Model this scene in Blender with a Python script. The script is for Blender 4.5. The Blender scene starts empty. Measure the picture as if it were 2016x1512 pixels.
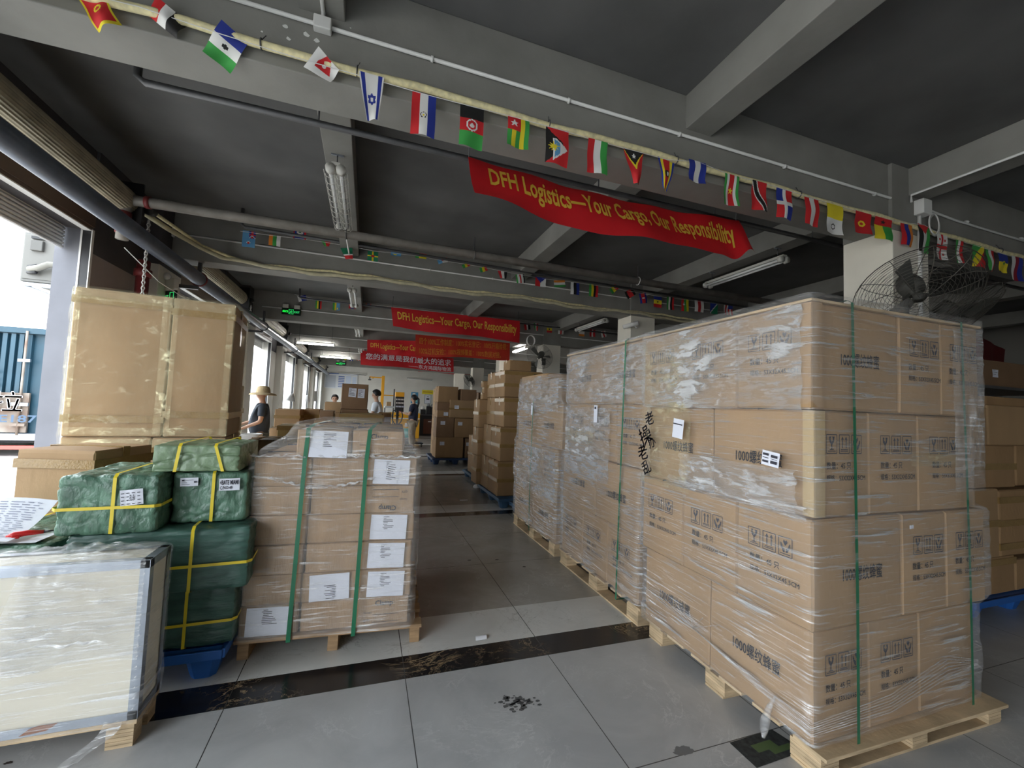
import bpy, bmesh, math, random
from mathutils import Vector, Matrix, noise
import numpy as np

# ------------------------------------------------------------------ camera
SC = bpy.context.scene
COL = SC.collection
F_PX, YAW, PIT, ROL, CAMH = 825.03, math.radians(18.9235), math.radians(3.2862), math.radians(2.2605), 1.42
_f = Vector((math.sin(YAW)*math.cos(PIT), math.cos(YAW)*math.cos(PIT), math.sin(PIT)))
_r = Vector((math.cos(YAW), -math.sin(YAW), 0))
_u = _r.cross(_f)
CR = _r*math.cos(ROL) + _u*math.sin(ROL)
CU = -_r*math.sin(ROL) + _u*math.cos(ROL)
cam_d = bpy.data.cameras.new('camera'); cam = bpy.data.objects.new('camera', cam_d); COL.objects.link(cam)
cam_d.sensor_width = 36; cam_d.lens = F_PX/2016*36; cam_d.clip_start = .05; cam_d.clip_end = 300
cam.matrix_world = Matrix(((CR.x, CU.x, -_f.x, 0), (CR.y, CU.y, -_f.y, 0), (CR.z, CU.z, -_f.z, CAMH), (0, 0, 0, 1)))
SC.camera = cam
def at(px, py, ax, val):
    """photo pixel -> point on the plane axis=val"""
    d = _f*F_PX + CR*(px-1008) - CU*(py-756)
    o = Vector((0, 0, CAMH))
    return o + d*((val-o[ax])/d[ax])

# ------------------------------------------------------------------ light
W = bpy.data.worlds.new('world'); SC.world = W; W.use_nodes = True
wn = W.node_tree; bg = wn.nodes['Background']
bg.inputs[0].default_value = (.86, .93, 1.0, 1); bg.inputs[1].default_value = 5.0
sd = bpy.data.lights.new('sun', 'SUN'); sd.energy = 5.0; sd.angle = math.radians(2); sd.color = (1, .95, .86)
so = bpy.data.objects.new('sun', sd); COL.objects.link(so)
so.rotation_euler = Vector((.62, .42, 1.0)).to_track_quat('Z', 'Y').to_euler(); so.location = (0, 0, 20)
def portal(name, loc, rot, sx, sy):
    d = bpy.data.lights.new(name, 'AREA'); d.shape = 'RECTANGLE'; d.size = sx; d.size_y = sy; d.cycles.is_portal = True
    o = bpy.data.objects.new(name, d); COL.objects.link(o); o.location = loc; o.rotation_euler = rot
WX = -2.65                      # inner face of the left wall
DOORS = [(-6.6, -3.0, 3.0), (-2.6, 1.18, 3.0), (2.0, 5.18, 3.0), (6.9, 9.18, 3.0), (10.9, 13.3, 3.0), (14.8, 17.5, 3.0), (18.8, 21.6, 3.0), (22.8, 25.6, 3.0)]
for a, b, h in DOORS:
    portal('door_portal', (WX-.3, (a+b)/2, h/2), (0, math.radians(-90), 0), h, b-a)
SC.view_settings.view_transform = 'Standard'; SC.view_settings.look = 'None'; SC.view_settings.gamma = 1
SC.view_settings.use_curve_mapping = False; SC.view_settings.exposure = 0.6
SC.cycles.max_bounces = 8; SC.cycles.diffuse_bounces = 4; SC.cycles.glossy_bounces = 3; SC.cycles.transmission_bounces = 4
SC.cycles.transparent_max_bounces = 12; SC.cycles.caustics_reflective = False; SC.cycles.caustics_refractive = False
SC.cycles.sample_clamp_indirect = 6; SC.cycles.use_denoising = True

# ------------------------------------------------------------------ materials
MATS = {}
def mat(name, col=(.5,.5,.5), rough=.6, metal=0, emit=0, noise_amt=0, noise_scale=8, bump=0, bump_scale=40, stretch=(1,1,1), spec=.5, col2=None):
    if name in MATS: return MATS[name]
    m = bpy.data.materials.new(name); m.use_nodes = True; nt = m.node_tree; b = nt.nodes['Principled BSDF']
    b.inputs['Base Color'].default_value = (*col, 1); b.inputs['Roughness'].default_value = rough
    b.inputs['Metallic'].default_value = metal; b.inputs['Specular IOR Level'].default_value = spec
    if emit:
        b.inputs['Emission Color'].default_value = (*col, 1); b.inputs['Emission Strength'].default_value = emit
    if noise_amt or bump:
        tc = nt.nodes.new('ShaderNodeTexCoord'); mp = nt.nodes.new('ShaderNodeMapping'); mp.inputs['Scale'].default_value = stretch
        nt.links.new(tc.outputs['Object'], mp.inputs[0])
    if noise_amt:
        n = nt.nodes.new('ShaderNodeTexNoise'); n.inputs['Scale'].default_value = noise_scale; n.inputs['Detail'].default_value = 6
        nt.links.new(mp.outputs[0], n.inputs[0])
        mx = nt.nodes.new('ShaderNodeMix'); mx.data_type = 'RGBA'
        c2 = col2 if col2 else tuple(max(0, c*(1-noise_amt)) for c in col)
        c1 = col if col2 else tuple(min(1, c*(1+noise_amt*.6)) for c in col)
        mx.inputs[6].default_value = (*c1, 1); mx.inputs[7].default_value = (*c2, 1)
        rp = nt.nodes.new('ShaderNodeMapRange'); rp.inputs[1].default_value = .3; rp.inputs[2].default_value = .7
        nt.links.new(n.outputs[0], rp.inputs[0]); nt.links.new(rp.outputs[0], mx.inputs[0]); nt.links.new(mx.outputs[2], b.inputs['Base Color'])
    if bump:
        n2 = nt.nodes.new('ShaderNodeTexNoise'); n2.inputs['Scale'].default_value = bump_scale; n2.inputs['Detail'].default_value = 5
        nt.links.new(mp.outputs[0], n2.inputs[0]); bp = nt.nodes.new('ShaderNodeBump'); bp.inputs['Strength'].default_value = bump; bp.inputs['Distance'].default_value = .01 if bump < .95 else .03
        nt.links.new(n2.outputs[0], bp.inputs['Height']); nt.links.new(bp.outputs[0], b.inputs['Normal'])
    MATS[name] = m; return m

KRAFT = mat('kraft_cardboard', (.405,.255,.128), .75, noise_amt=.10, noise_scale=4, bump=.12, bump_scale=50, stretch=(1,1,.5))
KRAFT2 = mat('kraft_cardboard_brown', (.36,.215,.10), .75, noise_amt=.13, noise_scale=4, bump=.25, bump_scale=60, stretch=(1,1,.25))
KRAFT3 = mat('kraft_cardboard_dark', (.25,.145,.075), .7, noise_amt=.12, noise_scale=4, bump=.2, bump_scale=60)
KRAFTB = mat('kraft_cardboard_clamp', (.40,.25,.13), .75, noise_amt=.15, noise_scale=6, bump=.35, bump_scale=40, stretch=(3,3,.3))
TAPE = mat('brown_tape', (.33,.205,.075), .18, noise_amt=.1, noise_scale=20, bump=.15, bump_scale=90)
INK = mat('black_print', (.035,.035,.05), .7)
PAPER = mat('white_paper', (.78,.80,.88), .6, noise_amt=.03, bump=.1, bump_scale=25)
WOOD = mat('pale_wood', (.62,.46,.28), .7, noise_amt=.35, noise_scale=6, bump=.2, bump_scale=40, stretch=(1,1,6))
WOODD = mat('old_wood', (.38,.24,.125), .75, noise_amt=.35, noise_scale=6, bump=.2, bump_scale=40, stretch=(1,1,6))
PLY = mat('plywood_panel', (.84,.80,.68), .55, noise_amt=.12, noise_scale=1.6, bump=.06, bump_scale=12, stretch=(1,1,2.5), col2=(.74,.67,.53))
STEEL = mat('galvanised_steel', (.42,.46,.52), .38, metal=.7, noise_amt=.15, noise_scale=12)
BLUEP = mat('blue_plastic', (.02,.12,.42), .45, bump=.05)
BLUED = mat('dull_blue_plastic', (.045,.11,.20), .5, noise_amt=.25, noise_scale=9)
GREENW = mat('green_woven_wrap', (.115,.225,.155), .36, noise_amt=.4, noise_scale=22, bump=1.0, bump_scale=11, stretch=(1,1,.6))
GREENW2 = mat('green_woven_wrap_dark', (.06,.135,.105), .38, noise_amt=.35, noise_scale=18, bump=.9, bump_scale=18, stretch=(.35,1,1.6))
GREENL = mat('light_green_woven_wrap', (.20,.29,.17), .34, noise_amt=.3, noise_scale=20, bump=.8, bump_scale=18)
YSTRAP = mat('yellow_strap', (.80,.62,.03), .35, bump=.05, bump_scale=200)
GSTRAP = mat('green_strap', (.025,.17,.085), .3, noise_amt=.15, noise_scale=20)
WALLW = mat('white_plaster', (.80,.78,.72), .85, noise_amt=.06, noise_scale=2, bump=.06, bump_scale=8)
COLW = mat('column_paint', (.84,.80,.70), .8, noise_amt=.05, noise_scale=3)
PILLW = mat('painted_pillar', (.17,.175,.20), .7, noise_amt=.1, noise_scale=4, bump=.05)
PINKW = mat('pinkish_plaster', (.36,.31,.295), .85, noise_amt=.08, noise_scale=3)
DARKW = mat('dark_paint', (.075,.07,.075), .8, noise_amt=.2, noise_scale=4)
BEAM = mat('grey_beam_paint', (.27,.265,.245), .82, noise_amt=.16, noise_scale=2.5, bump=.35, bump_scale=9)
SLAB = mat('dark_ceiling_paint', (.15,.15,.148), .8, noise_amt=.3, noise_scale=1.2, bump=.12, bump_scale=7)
PVC = mat('white_conduit', (.80,.80,.78), .4)
PIPE = mat('grey_pipe', (.27,.25,.225), .5, noise_amt=.25, noise_scale=8)
DPIPE = mat('dark_pipe', (.10,.10,.105), .45, noise_amt=.25, noise_scale=8, metal=.2)
BPIPE = mat('blue_grey_pipe', (.12,.135,.165), .3, noise_amt=.2, noise_scale=6, metal=.3)
RPIPE = mat('red_pipe', (.20,.03,.03), .5)
HOSE = mat('yellowed_hose', (.86,.78,.46), .55, noise_amt=.25, noise_scale=30)
HOSE2 = mat('ribbed_hose', (.58,.54,.36), .6, noise_amt=.2, noise_scale=12)
ROLLM = mat('shutter_roll_metal', (.42,.37,.26), .5, noise_amt=.3, noise_scale=6, metal=.1)
BLACK = mat('black_plastic', (.02,.02,.022), .5)
RUBBER = mat('dark_rubber', (.03,.03,.035), .8)
WIRE = mat('fan_wire', (.11,.10,.085), .5, metal=.3)
FANB = mat('fan_body', (.085,.085,.075), .55)
TUBEOFF = mat('lamp_tube_unlit', (.85,.86,.86), .25)
TUBEON = mat('lamp_tube_lit', (1.0,.98,.95), .3, emit=45)
LAMPH = mat('lamp_housing', (.66,.65,.60), .45)
REDC = mat('red_banner_cloth', (.62,.012,.018), .6, noise_amt=.12, noise_scale=3, bump=.4, bump_scale=5)
REDC2 = mat('red_banner_cloth_orange', (.60,.035,.015), .6, noise_amt=.1, noise_scale=3, bump=.4, bump_scale=5)
YINK = mat('yellow_lettering', (.80,.50,.06), .6)
OINK = mat('orange_lettering', (.72,.26,.03), .6)
WINK = mat('white_lettering', (.82,.80,.85), .6)
ORANGE = mat('orange_machine_paint', (.85,.42,.02), .4)
SKIN = mat('skin', (.52,.31,.21), .55)
HAIR = mat('black_hair', (.012,.011,.012), .45)
NAVY = mat('navy_cloth', (.018,.022,.05), .8)
DGREY = mat('dark_grey_cloth', (.035,.045,.06), .8)
WCLOTH = mat('white_cloth', (.74,.78,.82), .8)
KHAKI = mat('khaki_cloth', (.36,.30,.22), .85)
CAMO = mat('dark_patterned_cloth', (.06,.065,.055), .85, noise_amt=.6, noise_scale=18)
STRAW = mat('straw', (.60,.46,.26), .8, bump=.5, bump_scale=60)
CONTB = mat('blue_container_steel', (.015,.055,.085), .5, noise_amt=.2, noise_scale=2)
CONTW = mat('rusty_white_paint', (.26,.24,.21), .7, noise_amt=.5, noise_scale=3, col2=(.13,.08,.055))
YARD = mat('yard_concrete', (.55,.53,.50), .9, noise_amt=.15, noise_scale=1)
BUILD = mat('far_building_plaster', (.80,.78,.72), .9)
GLASSD = mat('far_window_pane', (.30,.33,.35), .3)
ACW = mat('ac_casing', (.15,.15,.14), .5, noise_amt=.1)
PIPEWRAP = mat('wrapped_pipe', (.20,.195,.17), .7, bump=.4, bump_scale=30)
GREENSIGN = mat('exit_sign_face', (.005,.02,.012), .4)
GREENLIT = mat('exit_sign_glow', (.05,1.0,.25), .4, emit=.3)
BLUEB = mat('blue_print', (.10,.18,.45), .6)
LBLUE = mat('pale_blue_print', (.62,.70,.84), .6)
YSIGN = mat('yellow_sign', (.85,.72,.02), .5)
TEAL = mat('teal_plastic', (.12,.55,.52), .5)
BROWNC = mat('brown_cabinet', (.16,.06,.035), .5)
REDP = mat('red_plastic', (.65,.02,.02), .35)
FL = {k: mat('flag_'+k, v, .75) for k, v in dict(red=(.62,.02,.025), white=(.80,.80,.78), blue=(.02,.04,.30), green=(.05,.36,.07),
     yellow=(.85,.70,.03), black=(.012,.012,.012), sky=(.12,.35,.62), orange=(.80,.25,.03), dgreen=(.01,.19,.09), maroon=(.30,.01,.03)).items()}

def floor_mat(name, c1, c2, rough, vein=None, bump=0, scale=2.2, tile=None, y0=0):
    m = bpy.data.materials.new(name); m.use_nodes = True; nt = m.node_tree; L = nt.links.new
    b = nt.nodes['Principled BSDF']; b.inputs['Roughness'].default_value = rough
    tc = nt.nodes.new('ShaderNodeTexCoord')
    n = nt.nodes.new('ShaderNodeTexNoise'); n.inputs['Scale'].default_value = scale; n.inputs['Detail'].default_value = 9; n.inputs['Roughness'].default_value = .62; n.inputs['Distortion'].default_value = .6
    L(tc.outputs['Object'], n.inputs[0])
    r = nt.nodes.new('ShaderNodeValToRGB'); r.color_ramp.elements[0].position = .34; r.color_ramp.elements[1].position = .68
    r.color_ramp.elements[0].color = (*c1, 1); r.color_ramp.elements[1].color = (*c2, 1); L(n.outputs[0], r.inputs[0])
    out = r.outputs[0]
    if vein:
        for sc_, wid, pw in ((1.5, .012, .8), (3.7, .010, .5)):
            v = nt.nodes.new('ShaderNodeTexNoise'); v.inputs['Scale'].default_value = sc_; v.inputs['Detail'].default_value = 7; v.inputs['Distortion'].default_value = 1.4
            v.inputs['Roughness'].default_value = .65
            L(tc.outputs['Object'], v.inputs[0])
            s = nt.nodes.new('ShaderNodeMath'); s.operation = 'SUBTRACT'; s.inputs[1].default_value = .5; L(v.outputs[0], s.inputs[0])
            a = nt.nodes.new('ShaderNodeMath'); a.operation = 'ABSOLUTE'; L(s.outputs[0], a.inputs[0])
            q = nt.nodes.new('ShaderNodeMapRange'); q.inputs[1].default_value = 0; q.inputs[2].default_value = wid; q.inputs[3].default_value = pw; q.inputs[4].default_value = 0; L(a.outputs[0], q.inputs[0])
            msk = nt.nodes.new('ShaderNodeTexNoise'); msk.inputs['Scale'].default_value = 2.3; L(tc.outputs['Object'], msk.inputs[0])
            mr = nt.nodes.new('ShaderNodeMapRange'); mr.inputs[1].default_value = .47; mr.inputs[2].default_value = .6; L(msk.outputs[0], mr.inputs[0])
            mu = nt.nodes.new('ShaderNodeMath'); mu.operation = 'MULTIPLY'; L(q.outputs[0], mu.inputs[0]); L(mr.outputs[0], mu.inputs[1])
            mx = nt.nodes.new('ShaderNodeMix'); mx.data_type = 'RGBA'; mx.inputs[7].default_value = (*vein, 1)
            L(mu.outputs[0], mx.inputs[0]); L(out, mx.inputs[6]); out = mx.outputs[2]
    if tile:
        # joints: period tile in x (offset -.54) and tile in y (offset y0)
        sp = nt.nodes.new('ShaderNodeSeparateXYZ'); L(tc.outputs['Object'], sp.inputs[0]); ds = []
        for k, off, per in ((0, -.54, tile[0]), (1, y0, tile[1])):
            ad = nt.nodes.new('ShaderNodeMath'); ad.operation = 'SUBTRACT'; ad.inputs[1].default_value = off - per*40; L(sp.outputs[k], ad.inputs[0])
            dv = nt.nodes.new('ShaderNodeMath'); dv.operation = 'DIVIDE'; dv.inputs[1].default_value = per; L(ad.outputs[0], dv.inputs[0])
            pp = nt.nodes.new('ShaderNodeMath'); pp.operation = 'PINGPONG'; pp.inputs[1].default_value = .5; L(dv.outputs[0], pp.inputs[0])
            ls = nt.nodes.new('ShaderNodeMath'); ls.operation = 'LESS_THAN'; ls.inputs[1].default_value = .0022/per; L(pp.outputs[0], ls.inputs[0]); ds.append(ls.outputs[0])
        mxx = nt.nodes.new('ShaderNodeMath'); mxx.operation = 'MAXIMUM'; L(ds[0], mxx.inputs[0]); L(ds[1], mxx.inputs[1])
        mx = nt.nodes.new('ShaderNodeMix'); mx.data_type = 'RGBA'; mx.inputs[7].default_value = (.05,.05,.045,1); L(mxx.outputs[0], mx.inputs[0]); L(out, mx.inputs[6]); out = mx.outputs[2]
    L(out, b.inputs['Base Color'])
    return m
TILE = floor_mat('grey_stone_tile', (.38,.385,.385), (.50,.505,.50), .30, vein=(.58,.58,.57), tile=(.806,.806), y0=2.294)
TILE2 = floor_mat('warm_grey_stone_tile', (.30,.285,.255), (.40,.38,.345), .26, vein=(.45,.43,.40), tile=(.806,.84), y0=2.90)
MARB = floor_mat('pale_marble', (.60,.60,.57), (.70,.70,.67), .22, vein=(.36,.35,.32), tile=(.806,40), y0=-10)
BMARB = floor_mat('black_marble', (.010,.010,.012), (.022,.021,.022), .18, vein=(.42,.30,.17), tile=(.806,40), y0=-10)

def film_mat(name, base=.10, streak=.75, milky=.16, sx=1, sy=1, sz=14, tint=(1,1,1), rough=.16, lo=.5, hi=.72, bump=.7):
    m = bpy.data.materials.new(name); m.use_nodes = True; nt = m.node_tree; L = nt.links.new
    for n in list(nt.nodes): nt.nodes.remove(n)
    out = nt.nodes.new('ShaderNodeOutputMaterial'); tr = nt.nodes.new('ShaderNodeBsdfTransparent')
    gl = nt.nodes.new('ShaderNodeBsdfGlossy'); gl.inputs['Roughness'].default_value = rough; gl.inputs['Color'].default_value = (*tint, 1)
    df = nt.nodes.new('ShaderNodeBsdfDiffuse'); df.inputs['Color'].default_value = (.8*tint[0], .8*tint[1], .8*tint[2], 1)
    tc = nt.nodes.new('ShaderNodeTexCoord'); mp = nt.nodes.new('ShaderNodeMapping'); mp.inputs['Scale'].default_value = (sx, sy, sz)
    L(tc.outputs['Object'], mp.inputs[0])
    n = nt.nodes.new('ShaderNodeTexNoise'); n.inputs['Scale'].default_value = 5; n.inputs['Detail'].default_value = 9; n.inputs['Roughness'].default_value = .7; n.inputs['Distortion'].default_value = .5
    L(mp.outputs[0], n.inputs[0])
    n2 = nt.nodes.new('ShaderNodeTexNoise'); n2.inputs['Scale'].default_value = 2.4; n2.inputs['Detail'].default_value = 3; L(tc.outputs['Object'], n2.inputs[0])
    bp = nt.nodes.new('ShaderNodeBump'); bp.inputs['Strength'].default_value = bump; bp.inputs['Distance'].default_value = .05; L(n.outputs[0], bp.inputs['Height'])
    L(bp.outputs[0], gl.inputs['Normal'])
    mr = nt.nodes.new('ShaderNodeMapRange'); mr.inputs[1].default_value = lo; mr.inputs[2].default_value = hi; mr.inputs[3].default_value = base; mr.inputs[4].default_value = streak; L(n.outputs[0], mr.inputs[0])
    mr2 = nt.nodes.new('ShaderNodeMapRange'); mr2.inputs[1].default_value = .35; mr2.inputs[2].default_value = .65; mr2.inputs[3].default_value = .35; mr2.inputs[4].default_value = 1.15; L(n2.outputs[0], mr2.inputs[0])
    mu = nt.nodes.new('ShaderNodeMath'); mu.operation = 'MULTIPLY'; mu.use_clamp = True; L(mr.outputs[0], mu.inputs[0]); L(mr2.outputs[0], mu.inputs[1])
    m1 = nt.nodes.new('ShaderNodeMixShader'); m1.inputs[0].default_value = milky; L(tr.outputs[0], m1.inputs[1]); L(df.outputs[0], m1.inputs[2])
    m2 = nt.nodes.new('ShaderNodeMixShader'); L(mu.outputs[0], m2.inputs[0]); L(m1.outputs[0], m2.inputs[1]); m3 = nt.nodes.new('ShaderNodeMixShader'); m3.inputs[0].default_value = .38; L(gl.outputs[0], m3.inputs[1]); L(df.outputs[0], m3.inputs[2]); L(m3.outputs[0], m2.inputs[2])
    L(m2.outputs[0], out.inputs[0]); return m
FILM = film_mat('stretch_film', .09, .95, .06, .7, .7, 15, rough=.06, lo=.53, hi=.63, bump=.4)
FILM_H = film_mat('stretch_film_dense', .16, .98, .07, .8, .8, 14, rough=.06, lo=.50, hi=.60, bump=.5)
FILM_Y = film_mat('yellowish_film', .10, .7, .05, 1.6, 1.6, 3, tint=(1,.92,.60), rough=.08, lo=.53, hi=.66, bump=.4)
FILM_G = film_mat('crumpled_glossy_film', .22, .98, .05, 1.4, 1.4, 5, rough=.06, lo=.48, hi=.56, bump=.9)
FILM_T = film_mat('thin_yellowish_film', .05, .35, .03, 1.6, 1.6, 3, tint=(1,.93,.65), rough=.08, lo=.56, hi=.68, bump=.35)
FILM_W = film_mat('crate_film', .08, .85, .03, .5, .5, 12, tint=(.95,.97,1.0), rough=.08, lo=.52, hi=.66, bump=.4)
FILM_C = film_mat('clamp_load_film', .08, .75, .08, .8, .8, 12, tint=(1,.98,.95), rough=.08, lo=.52, hi=.66, bump=.4)

# ------------------------------------------------------------------ object helpers
def link(name, me, parent=None):
    o = bpy.data.objects.new(name, me); COL.objects.link(o)
    if parent is not None: o.parent = parent
    return o
def tag(o, label, cat, group=None, kind=None):
    o['label'] = label; o['category'] = cat
    if group: o['group'] = group
    if kind: o['kind'] = kind
    return o
def thing(name, loc, rz, label, cat, group=None):
    o = link(name, None); o.location = loc; o.rotation_euler = (0, 0, rz); o.empty_display_size = .1
    return tag(o, label, cat, group)
def struct(o):
    o['kind'] = 'structure'; return o
class MB:
    """collects shapes into one mesh, with material slots"""
    def __init__(s): s.v = []; s.f = []; s.m = []; s.mats = []; s.sm = []
    def mi(s, m):
        if m not in s.mats: s.mats.append(m)
        return s.mats.index(m)
    def add(s, vs, fs, m, smooth=False):
        b = len(s.v); s.v += [tuple(v) for v in vs]; k = s.mi(m)
        for f in fs: s.f.append([b+i for i in f]); s.m.append(k); s.sm.append(smooth)
        return s
    def box(s, x0, x1, y0, y1, z0, z1, m, c=0.0):
        if c <= 0:
            v = [(x, y, z) for x in (x0, x1) for y in (y0, y1) for z in (z0, z1)]
            return s.add(v, [(0,1,3,2), (4,6,7,5), (0,4,5,1), (2,3,7,6), (0,2,6,4), (1,5,7,3)], m)
        bm = bmesh.new(); bmesh.ops.create_cube(bm, size=1)
        for v in bm.verts: v.co = Vector(((x0+x1)/2+v.co.x*(x1-x0), (y0+y1)/2+v.co.y*(y1-y0), (z0+z1)/2+v.co.z*(z1-z0)))
        bmesh.ops.bevel(bm, geom=bm.edges[:], offset=c, segments=2, profile=.5, affect='EDGES')
        bm.verts.index_update(); s.add([v.co[:] for v in bm.verts], [[v.index for v in f.verts] for f in bm.faces], m); bm.free(); return s
    def rect(s, c, ux, uy, w, h, m):
        c, ux, uy = Vector(c), Vector(ux), Vector(uy)
        return s.add([c-ux*w/2-uy*h/2, c+ux*w/2-uy*h/2, c+ux*w/2+uy*h/2, c-ux*w/2+uy*h/2], [(0,1,2,3)], m)
    def tube(s, pts, r, m, n=10, closed=False, cap=True, rfun=None):
        P = [Vector(p) for p in pts]; N = len(P); rings = []; up = None
        for i, p in enumerate(P):
            a = P[(i-1) % N] if (closed or i > 0) else p; b = P[(i+1) % N] if (closed or i < N-1) else p
            t = (b-a).normalized()
            if up is None:
                up = Vector((0,0,1)) if abs(t.z) < .9 else Vector((1,0,0))
            u = (up - t*up.dot(t)).normalized(); w = t.cross(u); up = u
            rr = rfun(i) if rfun else r
            rings.append([p + (u*math.cos(2*math.pi*k/n) + w*math.sin(2*math.pi*k/n))*rr for k in range(n)])
        vs = [v for rg in rings for v in rg]; fs = []
        for i in range(N if closed else N-1):
            j = (i+1) % N
            for k in range(n): fs.append((i*n+k, i*n+(k+1) % n, j*n+(k+1) % n, j*n+k))
        if cap and not closed: fs.append(tuple(range(n))[::-1]); fs.append(tuple((N-1)*n+k for k in range(n)))
        return s.add(vs, fs, m, True)
    def cyl(s, p, q, r, m, n=16): return s.tube([p, q], r, m, n)
    def lathe(s, c, prof, m, n=20, axis=(0,0,1)):
        ax = Vector(axis).normalized(); u = ax.orthogonal().normalized(); w = ax.cross(u); c = Vector(c)
        vs = [c+ax*h+(u*math.cos(2*math.pi*k/n)+w*math.sin(2*math.pi*k/n))*max(r, 1e-4) for r, h in prof for k in range(n)]
        fs = [(i*n+k, i*n+(k+1) % n, (i+1)*n+(k+1) % n, (i+1)*n+k) for i in range(len(prof)-1) for k in range(n)]
        return s.add(vs, fs, m, True)
    def grid(s, fn, nu, nv, m, smooth=True, mf=None):
        b = len(s.v); s.v += [tuple(fn(i/nu, j/nv)) for j in range(nv+1) for i in range(nu+1)]
        for j in range(nv):
            for i in range(nu):
                k = s.mi(mf((i+.5)/nu, (j+.5)/nv) if mf else m)
                a = b+j*(nu+1)+i; s.f.append([a, a+1, a+nu+2, a+nu+1]); s.m.append(k); s.sm.append(smooth)
        return s
    def mesh(s, name):
        me = bpy.data.meshes.new(name); me.from_pydata(s.v, [], s.f)
        for m in s.mats: me.materials.append(m)
        me.polygons.foreach_set('material_index', s.m); me.polygons.foreach_set('use_smooth', s.sm); me.update(); return me
    def build(s, name, parent=None): return link(name, s.mesh(name), parent)

_txt = {}
def text_data(body, res=2, bold=0):
    """flat text outline as (verts, faces, width, height) from the built-in font"""
    if any(ord(ch) > 0x2E00 for ch in body): bold = 0
    k = (body, bold)
    if k not in _txt:
        c = bpy.data.curves.new('t', 'FONT'); c.body = body; c.resolution_u = res; c.size = 1; c.offset = bold
        o = bpy.data.objects.new('t', c); COL.objects.link(o); bpy.context.view_layer.update()
        dg = bpy.context.evaluated_depsgraph_get(); me = bpy.data.meshes.new_from_object(o.evaluated_get(dg))
        vs = [(v.co.x, v.co.y) for v in me.vertices]; fs = [list(p.vertices) for p in me.polygons]
        if any(ord(ch) > 0x2E00 for ch in body):           # heavier strokes for the dense characters
            n0 = len(vs); b0, g0 = list(vs), list(fs)
            for dx, dy in ((.028, 0), (.014, .02)):
                k0 = len(vs); vs += [(x+dx, y+dy) for x, y in b0]; fs += [[i+k0 for i in f] for f in g0]
        x0 = min(v[0] for v in vs); x1 = max(v[0] for v in vs); y0 = min(v[1] for v in vs); y1 = max(v[1] for v in vs)
        _txt[k] = ([((x-x0)/(x1-x0), (y-y0)/(y1-y0)) for x, y in vs], fs, x1-x0, y1-y0)
        bpy.data.objects.remove(o); bpy.data.meshes.remove(me); bpy.data.curves.remove(c)
    return _txt[k]
def put_text(mb, body, fn, u0, u1, v0, v1, m, bold=0):
    """text stretched over [u0,u1]x[v0,v1] of the surface fn(u,v)"""
    vs, fs, w, h = text_data(body, bold=bold)
    mb.add([fn(u0+(u1-u0)*x, v0+(v1-v0)*y) for x, y in vs], fs, m)

# ------------------------------------------------------------------ cartons
_cm = {}
def carton_mesh(w, d, h, mt, seed=0, bulge=.006):
    key = (round(w, 3), round(d, 3), round(h, 3), mt.name, seed, bulge)
    if key in _cm: return _cm[key]
    ns = [-1, -.965, -.6, -.2, .2, .6, .965, 1]; n = len(ns); mb = MB(); rnd = random.Random(seed*31+7)
    S = Vector((w/2, d/2, h/2)); off = Vector((rnd.random()*50, rnd.random()*50, rnd.random()*50))
    for ax in range(3):
        for sg in (-1, 1):
            vs = []
            for a in ns:
                for b_ in ns:
                    c = [0, 0, 0]; c[ax] = sg; o1, o2 = [(1,2), (2,0), (0,1)][ax]; c[o1] = a; c[o2] = b_
                    v = Vector(c); p = Vector((v.x*S.x, v.y*S.y, v.z*S.z))
                    ne = sum(abs(q) > .999 for q in v)
                    if ne >= 2:
                        for q in range(3):
                            if abs(v[q]) > .999: p[q] -= math.copysign(min(.004, S[q]*.03), v[q])
                    bl = bulge*(1-a*a)*(1-b_*b_)
                    p[ax] += sg*bl
                    p += noise.noise_vector(Vector((p.x*5, p.y*5, p.z*5))+off)*.0025
                    p.z += h/2; vs.append(p)
            fs = [(i*n+j, (i+1)*n+j, (i+1)*n+j+1, i*n+j+1) if sg > 0 else (i*n+j, i*n+j+1, (i+1)*n+j+1, (i+1)*n+j) for i in range(n-1) for j in range(n-1)]
            mb.add(vs, fs, mt)
    # flap slit on top
    mb.box(-w/2+.004, w/2-.004, -.0012, .0012, h-.002, h+bulge+.0008, INK)
    me = mb.mesh('carton'); _cm[key] = me; return me
FACE = {'-y': ((1,0,0), (0,-1,0), (0,0,1)), '+y': ((-1,0,0), (0,1,0), (0,0,1)), '-x': ((0,-1,0), (-1,0,0), (0,0,1)), '+x': ((0,1,0), (1,0,0), (0,0,1))}
def face_fn(w, d, h, face, off=.0095):
    ux, nn, uz = (Vector(a) for a in FACE[face]); hw, hd = (w/2, d/2) if face[1] == 'y' else (d/2, w/2)
    def fn(u, v): return ux*(u*hw) + nn*(hd+off) + Vector((0,0,v*h))
    fn.hw = hw; return fn          # u in -1..1, v in 0..1
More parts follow.
